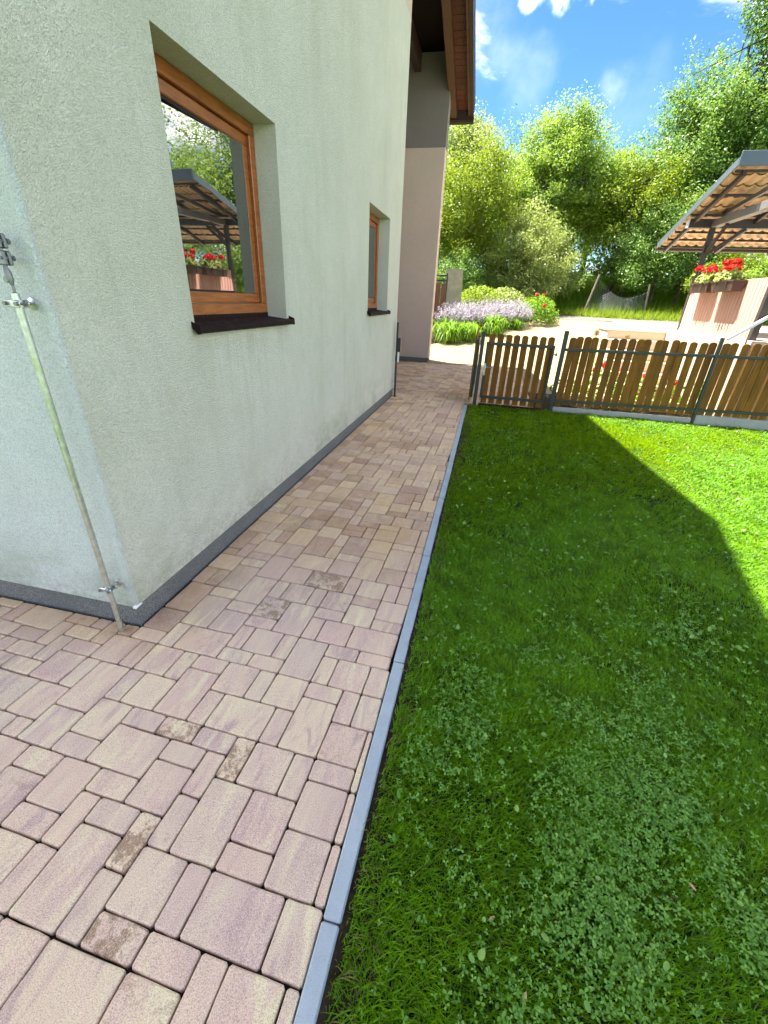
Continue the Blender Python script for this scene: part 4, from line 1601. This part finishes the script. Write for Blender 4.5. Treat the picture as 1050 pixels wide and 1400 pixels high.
def gb(x, y):
    return (x, y, terrain(x, y) - 0.06)


TG = 'trees and shrubs on the bank'
tree('pale_tree', 'pale green leafy tree rising just right of the house eave', gb(-2.4, 27.5), 8.2,
     [(0, 0, 5.0, 1.7, 1.7, 2.9), (0.5, -0.5, 2.6, 2.0, 1.6, 2.0), (0.1, 0, 7.1, 0.8, 0.8, 1.2), (1.0, 0, 5.6, 1.2, 1.2, 1.6)], 'leaf_grey', 20000, 0.16, 101, clusters=210, group=TG)
tree('bright_tree', 'bright mid-green tree with a pointed crown at the middle of the bank', gb(2.3, 28.5), 8.4,
     [(0, 0, 5.2, 2.1, 1.8, 2.6), (-1.5, -0.4, 3.6, 1.7, 1.5, 2.3), (0.9, 0, 6.9, 1.0, 1.0, 1.4), (-0.3, 0, 7.0, 1.1, 1.0, 1.3), (1.6, 0, 5.0, 1.5, 1.4, 2.2)], 'leaf_mid', 24000, 0.16, 102, clusters=240, group=TG)
tree('lime_tree', 'yellow-green bushy tree left of the tall walnut-like tree', gb(6.2, 28.4), 6.6,
     [(0, 0, 3.6, 2.3, 1.9, 2.2), (-1.7, -0.3, 3.2, 1.5, 1.4, 1.9), (0.7, 0, 5.0, 1.3, 1.2, 1.1), (1.9, 0, 3.4, 1.4, 1.3, 1.9)], 'leaf_yellow', 22000, 0.15, 103, clusters=220, group=TG)
tree('tall_tree', 'tallest tree with loose airy top behind the carport roof', gb(10.2, 30.5), 12.8,
     [(0.4, 0, 6.4, 3.4, 2.8, 3.0), (-2.0, -0.5, 5.0, 2.2, 1.9, 2.2), (1.0, 0, 10.4, 2.0, 1.8, 2.2), (3.2, 0, 7.8, 2.8, 2.4, 3.0), (-1.6, 0, 8.0, 1.3, 1.2, 1.6), (2.6, 0, 11.8, 1.5, 1.4, 1.7), (-1.0, 0, 4.0, 2.6, 2.0, 1.8), (0.2, 0, 12.3, .7, .7, 1.1)],
     'leaf_dark', 42000, 0.20, 104, clusters=330, trunk_r=0.3, upright=0.6, spread=0.36, group=TG, n_limb=14)
# shrubs along the foot of the bank
for (nm, lb, px, Y, h_, rx, leaf, n_, sd) in (
        ('yellow_shrub', 'yellow-green shrub against the corner of the wing wall', 630, 24.4, 7.0, 1.9, 'leaf_yellow', 19000, 111),
        ('olive_shrub', 'grey-olive rounded shrub behind the lilac flowers', 700, 24.6, 4.2, 1.9, 'leaf_grey', 14000, 112),
        ('broad_shrub', 'broad grey-green shrub with shaded foot in the middle of the bank', 738, 26.2, 3.2, 1.5, 'leaf_grey', 11000, 113),
        ('dark_shrub', 'dark green spreading shrub left of the carport post', 893, 27.0, 4.6, 2.0, 'leaf_dark', 15000, 114),
        ('shaded_shrub', 'deep green shrub seen just left of the carport eave', 925, 27.2, 4.6, 2.0, 'leaf_dark', 12000, 115),
        ('sunny_shrub', 'sunlit shrub seen under the carport roof behind the red flowers', 990, 25.5, 2.9, 1.6, 'leaf_yellow', 9000, 116),
        ('low_shrub', 'low bush under the carport roof at the right edge', 1050, 25.0, 3.0, 1.9, 'leaf_mid', 9000, 117),
        ('round_shrub', 'round mid-green bush right of the leaning post on the bank', 850, 28.2, 2.8, 1.5, 'leaf_mid', 9000, 119),
        ('small_shrub', 'small pale bush left of the leaning post on the bank', 718, 24.3, 2.2, 1.0, 'leaf_grey', 6000, 120),
        ('corner_shrub', 'dark low shrub just behind the upright stone slab', 622, 22.6, 2.3, 1.0, 'leaf_dark', 6000, 118)):
    p = at_y(px, 400, Y)
    tree(nm, lb, gb(p.x, Y), h_, [(0, 0, h_ * 0.52, rx, rx * .85, h_ * 0.48), (-rx * .55, -.2, h_ * .36, rx * .7, rx * .6, h_ * .36), (rx * .55, -.2, h_ * .38, rx * .7, rx * .6, h_ * .38), (rx * .2, 0, h_ * .78, rx * .55, rx * .5, h_ * .26)],
         leaf, n_, 0.13, sd, 'shrub', 0.07, 120, group=TG, n_limb=8)
# second row behind, closing the gaps
for (nm, lb, x, y, h_, rx, leaf, n_, sd) in (
        ('back_tree', 'shaded tree half hidden behind the pale tree by the eave', -5.5, 34, 8.0, 3.2, 'leaf_dark', 9000, 121),
        ('back_tree', 'dark tree half hidden behind the bright middle tree', 0.2, 36, 8.2, 3.0, 'leaf_dark', 9000, 122),
        ('back_tree', 'dark tree hidden behind the yellow-green tree', 5.8, 36, 8.0, 3.2, 'leaf_dark', 9000, 123),
        ('back_tree', 'dark tree behind the foot of the tallest tree', 12.5, 38, 9.5, 3.8, 'leaf_dark', 9000, 124),
        ('side_tree', 'spreading tree behind the carport at the right edge of the view', 16.0, 31, 11.5, 4.2, 'leaf_mid', 14000, 125),
        ('side_tree', 'tree mirrored in the window glass, standing right of the carport', 15.5, 22.0, 9.0, 3.4, 'leaf_mid', 7000, 126),
        ('side_tree', 'second tree mirrored in the window glass, farther right', 21.5, 27.0, 10.0, 4.2, 'leaf_mid', 7000, 127)):
    tree(nm, lb, gb(x, y), h_, [(0, 0, h_ * 0.55, rx, rx * .8, h_ * 0.42), (-rx * .5, -.2, h_ * .35, rx * .7, rx * .6, h_ * .32), (rx * .5, -.2, h_ * .36, rx * .7, rx * .6, h_ * .34)],
         leaf, n_, 0.22, sd, 'tree', 0.2, 120, group=TG)

# dense undergrowth that closes the wood down to the ground
rng = np.random.default_rng(52)
n = 52000
ux = rng.uniform(-9, 20, n)
uy = rng.uniform(29.0, 33.0, n)
top_ = 4.6 + 1.3 * snoise(ux, uy, 0.9, 88) + 0.5 * snoise(ux, uy, 2.6, 89)
uz = np.array([terrain(0, q) for q in uy]) + top_ * rng.uniform(0.02, 1, n) ** 0.8
Lp = np.stack([ux, uy, uz], 1)
V, fn, lp = leaf_quads(Lp, unit(rng.normal(0, .7, (n, 3)) + [-.2, -.3, .6]), 0.17, rng)
o = np_obj('undergrowth', V, fn, lp, 'leaf_mid')
tag(o, 'dense leafy undergrowth at the edge of the wood', None, None, 'stuff')

# rough grass on the bank
rng = np.random.default_rng(51)
n = 26000
bx = rng.uniform(-5, 19, n)
by = 23.9 + rng.uniform(0, 1, n) ** 1.4 * 8
bz = np.array([terrain(0, y) for y in by]) - 0.05
L = rng.uniform(0.18, 0.5, n)
ang = rng.uniform(0, 6.28, n)
d = np.stack([np.cos(ang), np.sin(ang), np.zeros(n)], 1)
s = np.stack([-np.sin(ang), np.cos(ang), np.zeros(n)], 1) * 0.018
b = np.stack([bx, by, bz], 1)
tip = b + d * (L * 0.45)[:, None] + np.array([0, 0, 1]) * L[:, None]
V = np.stack([b - s, b + s, tip], 1).reshape(-1, 3)
o = np_obj('bank_grass', V, np.full(n, 3), np.arange(3 * n), 'bank')
tag(o, 'tall rough grass on the bank', None, None, 'stuff')


# ------------------------------------------------------------------ FLOWER BED
def straps(mb_v, rng, c, n, h, spread, w):
    """arching strap leaves as strips; returns V, fn, lp"""
    seg = 5
    az = rng.uniform(0, 6.283, n)
    H = h * rng.uniform(0.6, 1.1, n)
    Sx = spread * rng.uniform(0.25, 1.0, n)
    droop = rng.uniform(0.35, 1.25, n)
    base = np.array(c) + np.stack([rng.normal(0, spread * .22, n), rng.normal(0, spread * .22, n), np.zeros(n)], 1)
    d = np.stack([np.cos(az), np.sin(az), np.zeros(n)], 1)
    s = np.stack([-np.sin(az), np.cos(az), np.zeros(n)], 1)
    Vs = []
    for k_ in range(seg + 1):
        u = k_ / seg
        zz = H * (1.55 * u - (0.55 + droop) * u ** 2.4)
        p = base + d * (Sx * u ** 1.4)[:, None]
        p[:, 2] += zz
        ww = w * (1 - u ** 2) + 0.002
        Vs += [p - s * ww, p + s * ww]
    V = np.stack(Vs, 1)
    m_ = V.shape[1]
    V = V.reshape(-1, 3)
    one = np.array([[2 * k_, 2 * k_ + 1, 2 * k_ + 3, 2 * k_ + 2] for k_ in range(seg)]).ravel()
    lp = (np.arange(n)[:, None] * m_ + one).ravel()
    return V, np.full(n * seg, 4), lp


def bed_z(x, y):
    edge = (y - 15.4) / 1.62 - 1.78          # x of the bed edge at this y
    return terrain(x, y) + 0.03 + 0.17 * max(0.0, min(2.4, edge - x))


xs_ = np.linspace(-5.0, 3.2, 28)
ysb = np.linspace(14.6, 23.2, 30)
mb = MB()
ids = {}
for j, y in enumerate(ysb):
    edge = (y - 15.4) / 1.62 - 1.78
    for i in range(10):
        x = edge - 4.4 * (i / 9) ** 1.3
        ids[(i, j)] = len(mb.v)
        mb.v.append((x, y, bed_z(x, y) if i else terrain(x, y) - 0.01))
for j in range(len(ysb) - 1):
    for i in range(9):
        mb.f.append((ids[(i, j)], ids[(i + 1, j)], ids[(i + 1, j + 1)], ids[(i, j + 1)]))
tag(mb.build('flower_bed', 'soil'), 'mounded soil bed of flowers along the yard', None, None, 'structure')


def lily(px, py, Y, h, sp, n, seed, label):
    rng = np.random.default_rng(seed)
    p = at_y(px, py, Y)
    z = bed_z(p.x, Y)
    t = thing('daylily', (p.x, Y, z), label, 'plant', 'daylilies in the flower bed')
    V, fn, lp = straps(None, rng, (p.x, Y, z), n, h, sp, 0.018)
    np_obj('leaves', V, fn, lp, 'lily', t)


def catmint(px, py, Y, h, sp, n, seed, label):
    rng = np.random.default_rng(seed)
    p = at_y(px, py, Y)
    z = bed_z(p.x, Y)
    t = thing('catmint', (p.x, Y, z), label, 'plant', 'lilac catmint in the flower bed')
    # stems with spikes
    az = rng.uniform(0, 6.283, n)
    rr = sp * np.sqrt(rng.uniform(0, 1, n))
    H = h * (1.05 - 0.45 * (rr / sp) ** 2) * rng.uniform(0.8, 1.15, n)
    base = np.stack([p.x + rr * .5 * np.cos(az), Y + rr * .5 * np.sin(az), np.full(n, z)], 1)
    tip = base + np.stack([rr * .6 * np.cos(az), rr * .6 * np.sin(az), H], 1)
    F, Ln = [], []
    for k_ in range(16):
        u = rng.uniform(0.62, 1.0, n)[:, None]
        F.append(base + (tip - base) * u + rng.normal(0, 0.018, (n, 3)))
    for k_ in range(14):
        u = rng.uniform(0.05, 0.75, n)[:, None]
        Ln.append(base + (tip - base) * u + rng.normal(0, 0.05, (n, 3)))
    F, Ln = np.concatenate(F), np.concatenate(Ln)
    V, fn, lp = leaf_quads(Ln, unit(rng.normal(size=Ln.shape) + [0, 0, .6]), 0.06, rng)
    np_obj('foliage', V, fn, lp, 'catmint_leaf', t)
    V, fn, lp = leaf_quads(F, unit(rng.normal(size=F.shape)), 0.034, rng, 0.8)
    np_obj('flowers', V, fn, lp, 'catmint_flower', t)


lily(612, 455, 15.9, 0.95, 0.75, 420, 61, 'bright green daylily clump beside the wing wall')
lily(640, 455, 16.3, 0.85, 0.65, 360, 62, 'daylily clump in front of the lilac flowers, next to the open gate')
lily(672, 448, 17.6, 0.9, 0.7, 420, 63, 'daylily clump at the middle of the bed edge')
lily(703, 445, 19.0, 0.5, 0.5, 260, 64, 'small low green clump beside the yard edge under the lilac flowers')
catmint(622, 430, 17.3, 0.85, 0.75, 300, 65, 'lilac catmint mound at the left of the bed under the stone slab')
catmint(648, 428, 17.9, 0.9, 0.8, 330, 66, 'lilac catmint mound at the middle of the bed')
catmint(676, 425, 18.8, 0.9, 0.8, 330, 67, 'tall lilac catmint behind the middle daylily')
catmint(702, 428, 19.6, 0.85, 0.8, 330, 68, 'lilac catmint at the right of the bed beside the red-flowered plant')


def bush(name, px, py, Y, h, r, nl, seed, leaf, flower, nf, fs, label, cat='plant'):
    rng = np.random.default_rng(seed)
    p = at_y(px, py, Y)
    z = bed_z(p.x, Y)
    t = thing(name, (p.x, Y, z), label, cat)
    d = unit(rng.normal(size=(nl, 3)))
    d[:, 2] = np.abs(d[:, 2])
    L = np.array((p.x, Y, z)) + d * np.array([r, r, h]) * (rng.uniform(0.3, 1, nl) ** .5)[:, None]
    V, fn, lp = leaf_quads(L, unit(d * .6 + [0, 0, .5] + rng.normal(0, .6, (nl, 3))), 0.11, rng, 0.4)
    np_obj('foliage', V, fn, lp, leaf, t)
    for k_ in range(nf):
        dd = unit(rng.normal(size=3) + [0, -0.8, .7])
        c = np.array((p.x, Y, z)) + dd * np.array([r, r, h]) * 1.02
        m_ = 26
        pts = c + rng.normal(0, fs * .45, (m_, 3))
        V, fn, lp = leaf_quads(pts, unit(rng.normal(size=(m_, 3))), fs, rng, 0.9)
        np_obj('flower', V, fn, lp, flower, t)
    return t


bush('peony_bush', 733, 432, 20.6, 1.05, 0.95, 2600, 71, 'lily', 'dark_red_flower', 6, 0.07, 'leafy plant with a few dark red flowers at the right end of the bed', 'plant')
bush('green_clump', 655, 410, 20.5, 1.0, 1.2, 2600, 72, 'leaf_yellow', 'yellow_flower', 0, 0.05, 'light green leafy clump behind the lilac flowers')
bush('green_clump', 690, 410, 21.8, 0.9, 1.1, 2200, 73, 'leaf_grey', 'yellow_flower', 0, 0.05, 'grey-green clump between lilac flowers and red-flowered plant')
bush('green_clump', 603, 415, 18.6, 0.7, 0.6, 1200, 74, 'leaf_yellow', 'yellow_flower', 0, 0.05, 'small green clump at the foot of the upright stone slab')

# upright stone slab
sx, sy = -1.52, 18.4
slab = MB()
zb_ = bed_z(sx, sy) - 0.3
srg = random.Random(4)
lev = [(zb_, 0.36), (zb_ + 0.7, 0.345), (zb_ + 1.3, 0.325), (2.52, 0.315), (2.70, 0.305)]
rings = []
for (z, hw) in lev:
    ox = -0.015 * (z - zb_)
    rings.append([(sx + ox + a * (hw + srg.uniform(-.012, .012)), sy + b_ * 0.10 + srg.uniform(-.008, .008), z + (srg.uniform(-.012, .012) if z > 2.6 else 0)) for a, b_ in ((-1, -1), (0, -1.08), (1, -1), (1, 1), (0, 1.05), (-1, 1))])
vs_ = [q for r_ in rings for q in r_]
fs_ = [(i * 6 + k_, i * 6 + (k_ + 1) % 6, (i + 1) * 6 + (k_ + 1) % 6, (i + 1) * 6 + k_) for i in range(len(lev) - 1) for k_ in range(6)]
fs_ += [tuple(range(24, 30)), (5, 4, 3, 2, 1, 0)]
slab.add(vs_, fs_)
tag(slab.build('stone_slab', 'granite'), 'upright lichen-stained stone slab behind the lilac flowers', 'stone slab')

# brown plank fence that shows past the wing wall
bf = thing('plank_fence', (-2.6, 17.4, 0.5), 'dark brown plank fence glimpsed between wing wall and stone slab', 'fence')
for q in range(9):
    x = -3.5 + q * 0.2
    MB().box(x, x + 0.188, 17.38, 17.40, 0.45, 2.18 + random.uniform(-.01, .01), 0.003).build('plank', 'brown_plank', bf)
for zr in (0.9, 2.26, 2.42):
    MB().box(-3.55, -1.72, 17.405, 17.445, zr - 0.025, zr + 0.025, 0.003).build('rail', 'green_steel', bf)
MB().box(-1.735, -1.685, 17.40, 17.45, 0.3, 2.5, 0.003).build('post', 'green_steel', bf)

# leaning post with slack wire mesh on the bank
p = at_y(800, 418, 24.9)
lp0 = Vector((p.x, 24.9, terrain(p.x, 24.9)))
wf = thing('wire_fence', lp0, 'leaning weathered post with slack wire mesh on the bank', 'fence')
tp = lp0 + Vector((0.35, 0.1, 1.75))
MB().tube([lp0 - Vector((0.05, 0, .25)), lp0.lerp(tp, .5), tp], [0.055, 0.05, 0.045], 8).build('post', 'old_wood', wf, True)
p2 = Vector((lp0.x + 2.9, 25.4, terrain(0, 25.4)))
MB().tube([p2 - Vector((0, 0, .2)), p2 + Vector((-0.1, 0, 1.3))], [0.05, 0.045], 8).build('post', 'old_wood', wf, True)
mesh = MB()


def wirept(u, v_):
    a = lp0.lerp(tp, 0.12 + 0.8 * v_)
    b_ = p2.lerp(p2 + Vector((-.1, 0, 1.25)), 0.05 + .75 * v_)
    q = a.lerp(b_, u)
    q.z -= 0.55 * math.sin(math.pi * u) * v_
    q.y -= 0.15 * math.sin(math.pi * u * 2)
    return q


for i in range(26):
    for sgn in (1, -1):
        pts = []
        for q in range(7):
            u = i / 25 + sgn * (q / 6) * 0.30
            if 0 <= u <= 1:
                pts.append(wirept(u, q / 6))
        if len(pts) > 1:
            mesh.tube(pts, 0.006, 4, False)
mesh.build('wire_mesh', 'wire', wf)

# ------------------------------------------------------------------ TERRACE, STEPS, CARPORT
TZ = 1.24
ter = MB().box(3.93, 10.5, 7.95, 16.5, -0.3, TZ, 0.01).build('terrace', 'beige_stone')
tag(ter, 'raised beige stone terrace that carries the carport', None, None, 'structure')
steps = thing('stone_steps', (3.3, 11.0, 0), 'pale beige stone steps leading up beside the terrace', 'steps')
for q in range(6):
    z1 = 1.17 - 0.195 * q
    yf = 11.5 - 0.30 * q
    x0 = 2.70 - 0.02 * q
    MB().box(x0, 3.925, yf, yf + (0.5 if q else 1.0), z1 - 0.196, z1 - 0.03, 0.004).build('riser', 'beige_stone', steps)
    MB().box(x0 - 0.02, 3.926, yf - 0.025, yf + (0.29 if q else 1.0), z1 - 0.0295, z1, 0.006).build('tread', 'beige_stone', steps)

cp = thing('carport', (5.2, 9.8, TZ), 'open carport with dark steel frame, tiled sheet roof and pinkish slatted parapet', 'carport')
ang5 = math.radians(4.0)
PX0, PY1, PY0 = 3.96, 11.0, 8.09
# slatted parapet facing the house
ns = 26
for q in range(ns):
    ya = PY0 + 0.06 + q * (PY1 - PY0 - 0.12) / ns
    MB().box(PX0 - 0.012, PX0 + 0.012, ya + 0.006, ya + (PY1 - PY0 - 0.12) / ns - 0.006, TZ + 0.035, 2.10, 0.003).build('slat', 'slat', cp)
MB().box(PX0 + 0.014, PX0 + 0.05, PY0 + 0.05, PY1 - 0.05, TZ + 0.03, 2.09).build('slat_backing', 'slat_back', cp)
MB().box(PX0 - 0.02, PX0 + 0.055, PY0 + 0.05, PY1 - 0.05, TZ + 0.004, TZ + 0.032, 0.003).build('bottom_rail', 'slat', cp)
for y in (PY0 + 0.02, PY1 - 0.025):
    MB().box(PX0 - 0.02, PX0 + 0.06, y - 0.025, y + 0.025, TZ + 0.001, 2.11, 0.003).build('parapet_end', 'carport_grey', cp)
RX0, RX1 = 3.475, 8.9
RYL, RZL, RYH, RZH = 12.3, 2.90, 9.41, 3.714
sl_ = (RZH - RZL) / (RYL - RYH)


def rz_(y):
    return RZL + (RYL - y) * sl_


for (x, y, zt) in ((3.98, 10.98, 3.06), (3.98, 8.12, 3.06), (8.2, 10.98, 3.06), (8.2, 8.12, 3.06)):
    MB().box(x - 0.045, x + 0.045, y - 0.045, y + 0.045, TZ, zt, 0.004).build('post', 'carport_steel', cp)
MB().box(3.53, 8.7, 10.91, 11.05, 3.062, 3.21, 0.004).build('beam', 'carport_steel', cp)
MB().box(3.505, 3.528, 10.92, 11.04, 3.07, 3.20).build('beam_end_plate', 'white_rail', cp)
MB().box(3.53, 8.7, 8.05, 8.19, 3.062, 3.21, 0.004).build('beam', 'carport_steel', cp)
for x in (3.98, 8.2):
    MB().box(x - 0.07, x + 0.07, 8.20, 10.90, 3.065, 3.185, 0.004).build('side_beam', 'carport_grey', cp)
MB().bar((4.06, 10.93, 3.28), (4.06, 8.3, 3.52), 0.05, 0.07, 0.003).build('diagonal_tie', 'carport_grey', cp)
for (a, b) in (((3.99, 10.96, 2.62), (4.55, 10.98, 3.06)), ((3.99, 10.94, 2.66), (3.99, 10.40, 3.06)), ((3.99, 8.16, 2.62), (4.55, 8.12, 3.06)), ((3.99, 8.17, 2.66), (3.99, 8.7, 3.06))):
    MB().bar(a, b, 0.05, 0.05, 0.003).build('brace', 'carport_steel', cp)
nr = 6
for q in range(nr):
    x = RX0 + 0.14 + q * (RX1 - RX0 - 0.3) / (nr - 1)
    MB().bar((x, RYL - 0.06, rz_(RYL - 0.06) - 0.115), (x, RYH + 0.02, rz_(RYH + .02) - 0.115), 0.05, 0.09, 0.003).build('rafter', 'carport_steel', cp)
nb = 9
for q in range(nb):
    y = RYL - 0.10 - q * (RYL - RYH - 0.2) / (nb - 1)
    if q % 2 == 0 or q in (1, 3):
        MB().bar((RX0 + 0.03, y, rz_(y) - 0.052), (RX1, y, rz_(y) - 0.052), 0.05, 0.035, 0.002).build('batten', 'carport_steel', cp)
# profiled tile sheet: waves across, steps down the slope
wx = np.arange(RX0, RX1 + 0.001, 0.0225)
stepn = 9
rows = []
for st in range(stepn):
    ya = RYH - 0.02 + st * (RYL - RYH + 0.04) / stepn
    yb = RYH - 0.02 + (st + 1) * (RYL - RYH + 0.04) / stepn
    rows += [(ya, 0.020 * 0), (yb, 0.026)]
Vt = []
for (y, dz) in rows:
    for x in wx:
        wv = 0.5 + 0.5 * math.sin((x - RX0) * 2 * math.pi / 0.18)
        Vt.append((x, y, rz_(y) - 0.012 + dz + 0.034 * wv ** 2.2))
nx = len(wx)
mb = MB()
mb.add(Vt, [(r_ * nx + i, r_ * nx + i + 1, (r_ + 1) * nx + i + 1, (r_ + 1) * nx + i) for r_ in range(len(rows) - 1) for i in range(nx - 1)])
mb.build('roof_sheet', 'sheet', cp, False, False)
mb = MB()
mb.add([(x, y, z + 0.012) for (x, y, z) in Vt], [(r_ * nx + i, r_ * nx + i + 1, (r_ + 1) * nx + i + 1, (r_ + 1) * nx + i) for r_ in range(len(rows) - 1) for i in range(nx - 1)])
mb.build('roof_top_sheet', 'fascia', cp, False, False)
MB().bar((RX0 - 0.012, RYL + 0.02, rz_(RYL + .02) + 0.01), (RX0 - 0.012, RYH - 0.03, rz_(RYH - .03) + 0.01), 0.022, 0.12, 0.003).build('verge_flashing', 'fascia', cp)
MB().box(RX0 - 0.02, RX1, RYH - 0.075, RYH - 0.045, RZH - 0.05, RZH + 0.14, 0.004).build('ridge_flashing', 'fascia', cp)
mb = MB()
mb.tube([(RX0 - 0.02, RYL + 0.06, RZL - 0.05), (RX1, RYL + 0.06, RZL - 0.05)], 0.05, 10)
mb.build('gutter', 'carport_steel', cp, True)


# flower boxes with red geraniums
def flower_box(ya, yb, seed, label):
    rng = np.random.default_rng(seed)
    x0, x1 = PX0 - 0.225, PX0 - 0.022
    z0, z1 = 1.93, 2.09
    ym = (ya + yb) / 2
    t = thing('flower_box', ((x0 + x1) / 2, ym, z0), label, 'flower box', 'flower boxes on the slatted parapet')
    mb = MB()
    i_ = 0.025
    mb.add([(x0 + i_, ya + i_, z0), (x1 - i_, ya + i_, z0), (x1 - i_, yb - i_, z0), (x0 + i_, yb - i_, z0), (x0, ya, z1), (x1, ya, z1), (x1, yb, z1), (x0, yb, z1),
            (x0 + .012, ya + .012, z1), (x1 - .012, ya + .012, z1), (x1 - .012, yb - .012, z1), (x0 + .012, yb - .012, z1)],
           [(3, 2, 1, 0), (0, 1, 5, 4), (1, 2, 6, 5), (2, 3, 7, 6), (3, 0, 4, 7), (4, 5, 9, 8), (5, 6, 10, 9), (6, 7, 11, 10), (7, 4, 8, 11), (8, 9, 10, 11)])
    mb.build('planter', 'planter', t, False, False)
    MB().box(x0 - 0.008, x1 + 0.006, ya - 0.008, yb + 0.008, z1 - 0.02, z1 - 0.002, 0.003).build('rim', 'planter', t)
    for y in (ya + 0.2, yb - 0.2):
        MB().box(x0 - 0.014, x0 - 0.004, y - 0.012, y + 0.012, z0, z1 + 0.01, 0.002).build('bracket', 'carport_steel', t)
    nl = 260
    L = np.stack([rng.normal((x0 + x1) / 2, 0.065, nl), rng.uniform(ya + .08, yb - .08, nl), z1 + np.abs(rng.normal(0, 0.075, nl))], 1)
    V, fn, lp = leaf_quads(L, unit(rng.normal(0, .6, (nl, 3)) + [-.2, -.2, .7]), 0.075, rng, 0.9)
    np_obj('foliage', V, fn, lp, 'leaf_grey', t)
    for q in range(4):
        c = np.array([(x0 + x1) / 2 + rng.uniform(-.10, .06), ya + .1 + (q + 0.5) / 4 * (yb - ya - .2) + rng.uniform(-.05, .05), z1 + rng.uniform(0.12, 0.27)])
        d_ = unit(rng.normal(size=(70, 3)))
        d_[:, 2] = np.abs(d_[:, 2]) * .9 - .15
        V, fn, lp = leaf_quads(c + d_ * 0.068, unit(d_ + rng.normal(0, .4, (70, 3))), 0.055, rng, 0.9)
        fl = np_obj('flower_head', V, fn, lp, 'red_flower', t)
        mb = MB()
        mb.tube([(c[0], c[1], z1), (c[0], c[1], c[2])], 0.005, 5, False)
        mb.build('stalk', 'leaf_mid', fl)


flower_box(9.72, 10.50, 81, 'brown flower box of red geraniums at the far end of the parapet')
flower_box(8.80, 9.58, 82, 'brown flower box of red geraniums nearer the white handrail')

# white handrail behind the fence
hr = thing('handrail', (4.1, 8.2, 0), 'white sloping handrail on thin posts behind the fence', 'handrail')
MB().bar((3.60, 8.0, 1.24), (5.6, 7.90, 2.85), 0.045, 0.045, 0.006).build('rail', 'white_rail', hr)
for (x, y) in ((3.86, 7.985), (4.26, 7.965), (4.8, 7.94)):
    zt = 1.24 + (x - 3.60) * 1.61 / 2.0
    MB().tube([(x, y, 0.0), (x, y, zt)], 0.012, 8).build('post', 'rail_post', hr, True)


# planting behind the picket fence
def border_plant(x, y, h, seed, flower, nf, label, zf=None):
    rng = np.random.default_rng(seed)
    t = thing('border_plant', (x, y, 0), label, 'plant', 'plants behind the picket fence')
    nl = 240
    L = np.stack([rng.normal(x, 0.12, nl), rng.normal(y, 0.12, nl), rng.uniform(0.03, h, nl)], 1)
    V, fn, lp = leaf_quads(L, unit(rng.normal(0, .7, (nl, 3)) + [0, 0, .5]), 0.07, rng, 0.6)
    np_obj('foliage', V, fn, lp, 'lily', t)
    for q in range(nf):
        c = np.array([x + rng.uniform(-.12, .12), y + rng.uniform(-.1, .1), h + rng.uniform(-0.08, 0.12)])
        d_ = unit(rng.normal(size=(40, 3)))
        V, fn, lp = leaf_quads(c + d_ * 0.045, unit(d_ + rng.normal(0, .4, (40, 3))), 0.045, rng, 0.9)
        fl = np_obj('flower_head', V, fn, lp, flower, t)
        MB().tube([(c[0], c[1], 0), (c[0], c[1], c[2])], 0.005, 5, False).build('stalk', 'leaf_mid', fl)


for i, (x, z, fl, nf, lb) in enumerate(((2.05, 0.62, 'red_flower', 3, 'red-flowered plant seen through the first fence span, leftmost'), (2.42, 0.60, 'red_flower', 2, 'second red-flowered plant seen through the first fence span'),
                                        (2.78, 0.55, 'red_flower', 3, 'third red-flowered plant seen through the first fence span'), (3.20, 0.50, 'red_flower', 2, 'red-flowered plant seen just left of the second fence post'),
                                        (1.55, 0.45, 'yellow_flower', 0, 'leafy plant behind the fence next to the gate hinges'), (3.6, 0.55, 'yellow_flower', 0, 'leafy plant behind the second fence span'))):
    border_plant(x, 8.35, z, 140 + i, fl, nf, lb)
for (x, y, z, r_, nm, lb, sd) in ((2.23, 8.15, 1.195, 0.038, 'yellow_flower', 'single yellow flower head just above the fence in front of the steps', 1), (1.76, 8.2, 1.225, 0.05, 'faded_flower', 'faded round flower head above the fence left of the steps', 2)):
    rng = np.random.default_rng(sd)
    t = thing('tall_flower', (x, y, 0), lb, 'flower')
    a = rng.uniform(0, 6.28, 34)
    d_ = np.stack([np.cos(a), np.full(34, -0.25), np.sin(a)], 1)
    V, fn, lp = leaf_quads(np.array([x, y, z]) + d_ * r_ * rng.uniform(.15, .9, 34)[:, None], unit(np.stack([np.cos(a) * .3, -np.ones(34), np.sin(a) * .3], 1)), r_ * .8, rng, 0.4, d_)
    np_obj('petals', V, fn, lp, nm, t)
    MB().tube([(x, y, -0.02), (x + .01, y, z * .5), (x, y, z)], 0.006, 6, False).build('stalk', 'leaf_mid', t, True)
    nl = 50
    L = np.stack([rng.normal(x, 0.07, nl), rng.normal(y, 0.07, nl), rng.uniform(0.05, z * .7, nl)], 1)
    V, fn, lp = leaf_quads(L, unit(rng.normal(0, .7, (nl, 3)) + [0, 0, .5]), 0.08, rng, 0.5)
    np_obj('foliage', V, fn, lp, 'lily', t)
print('objects', len(bpy.data.objects))
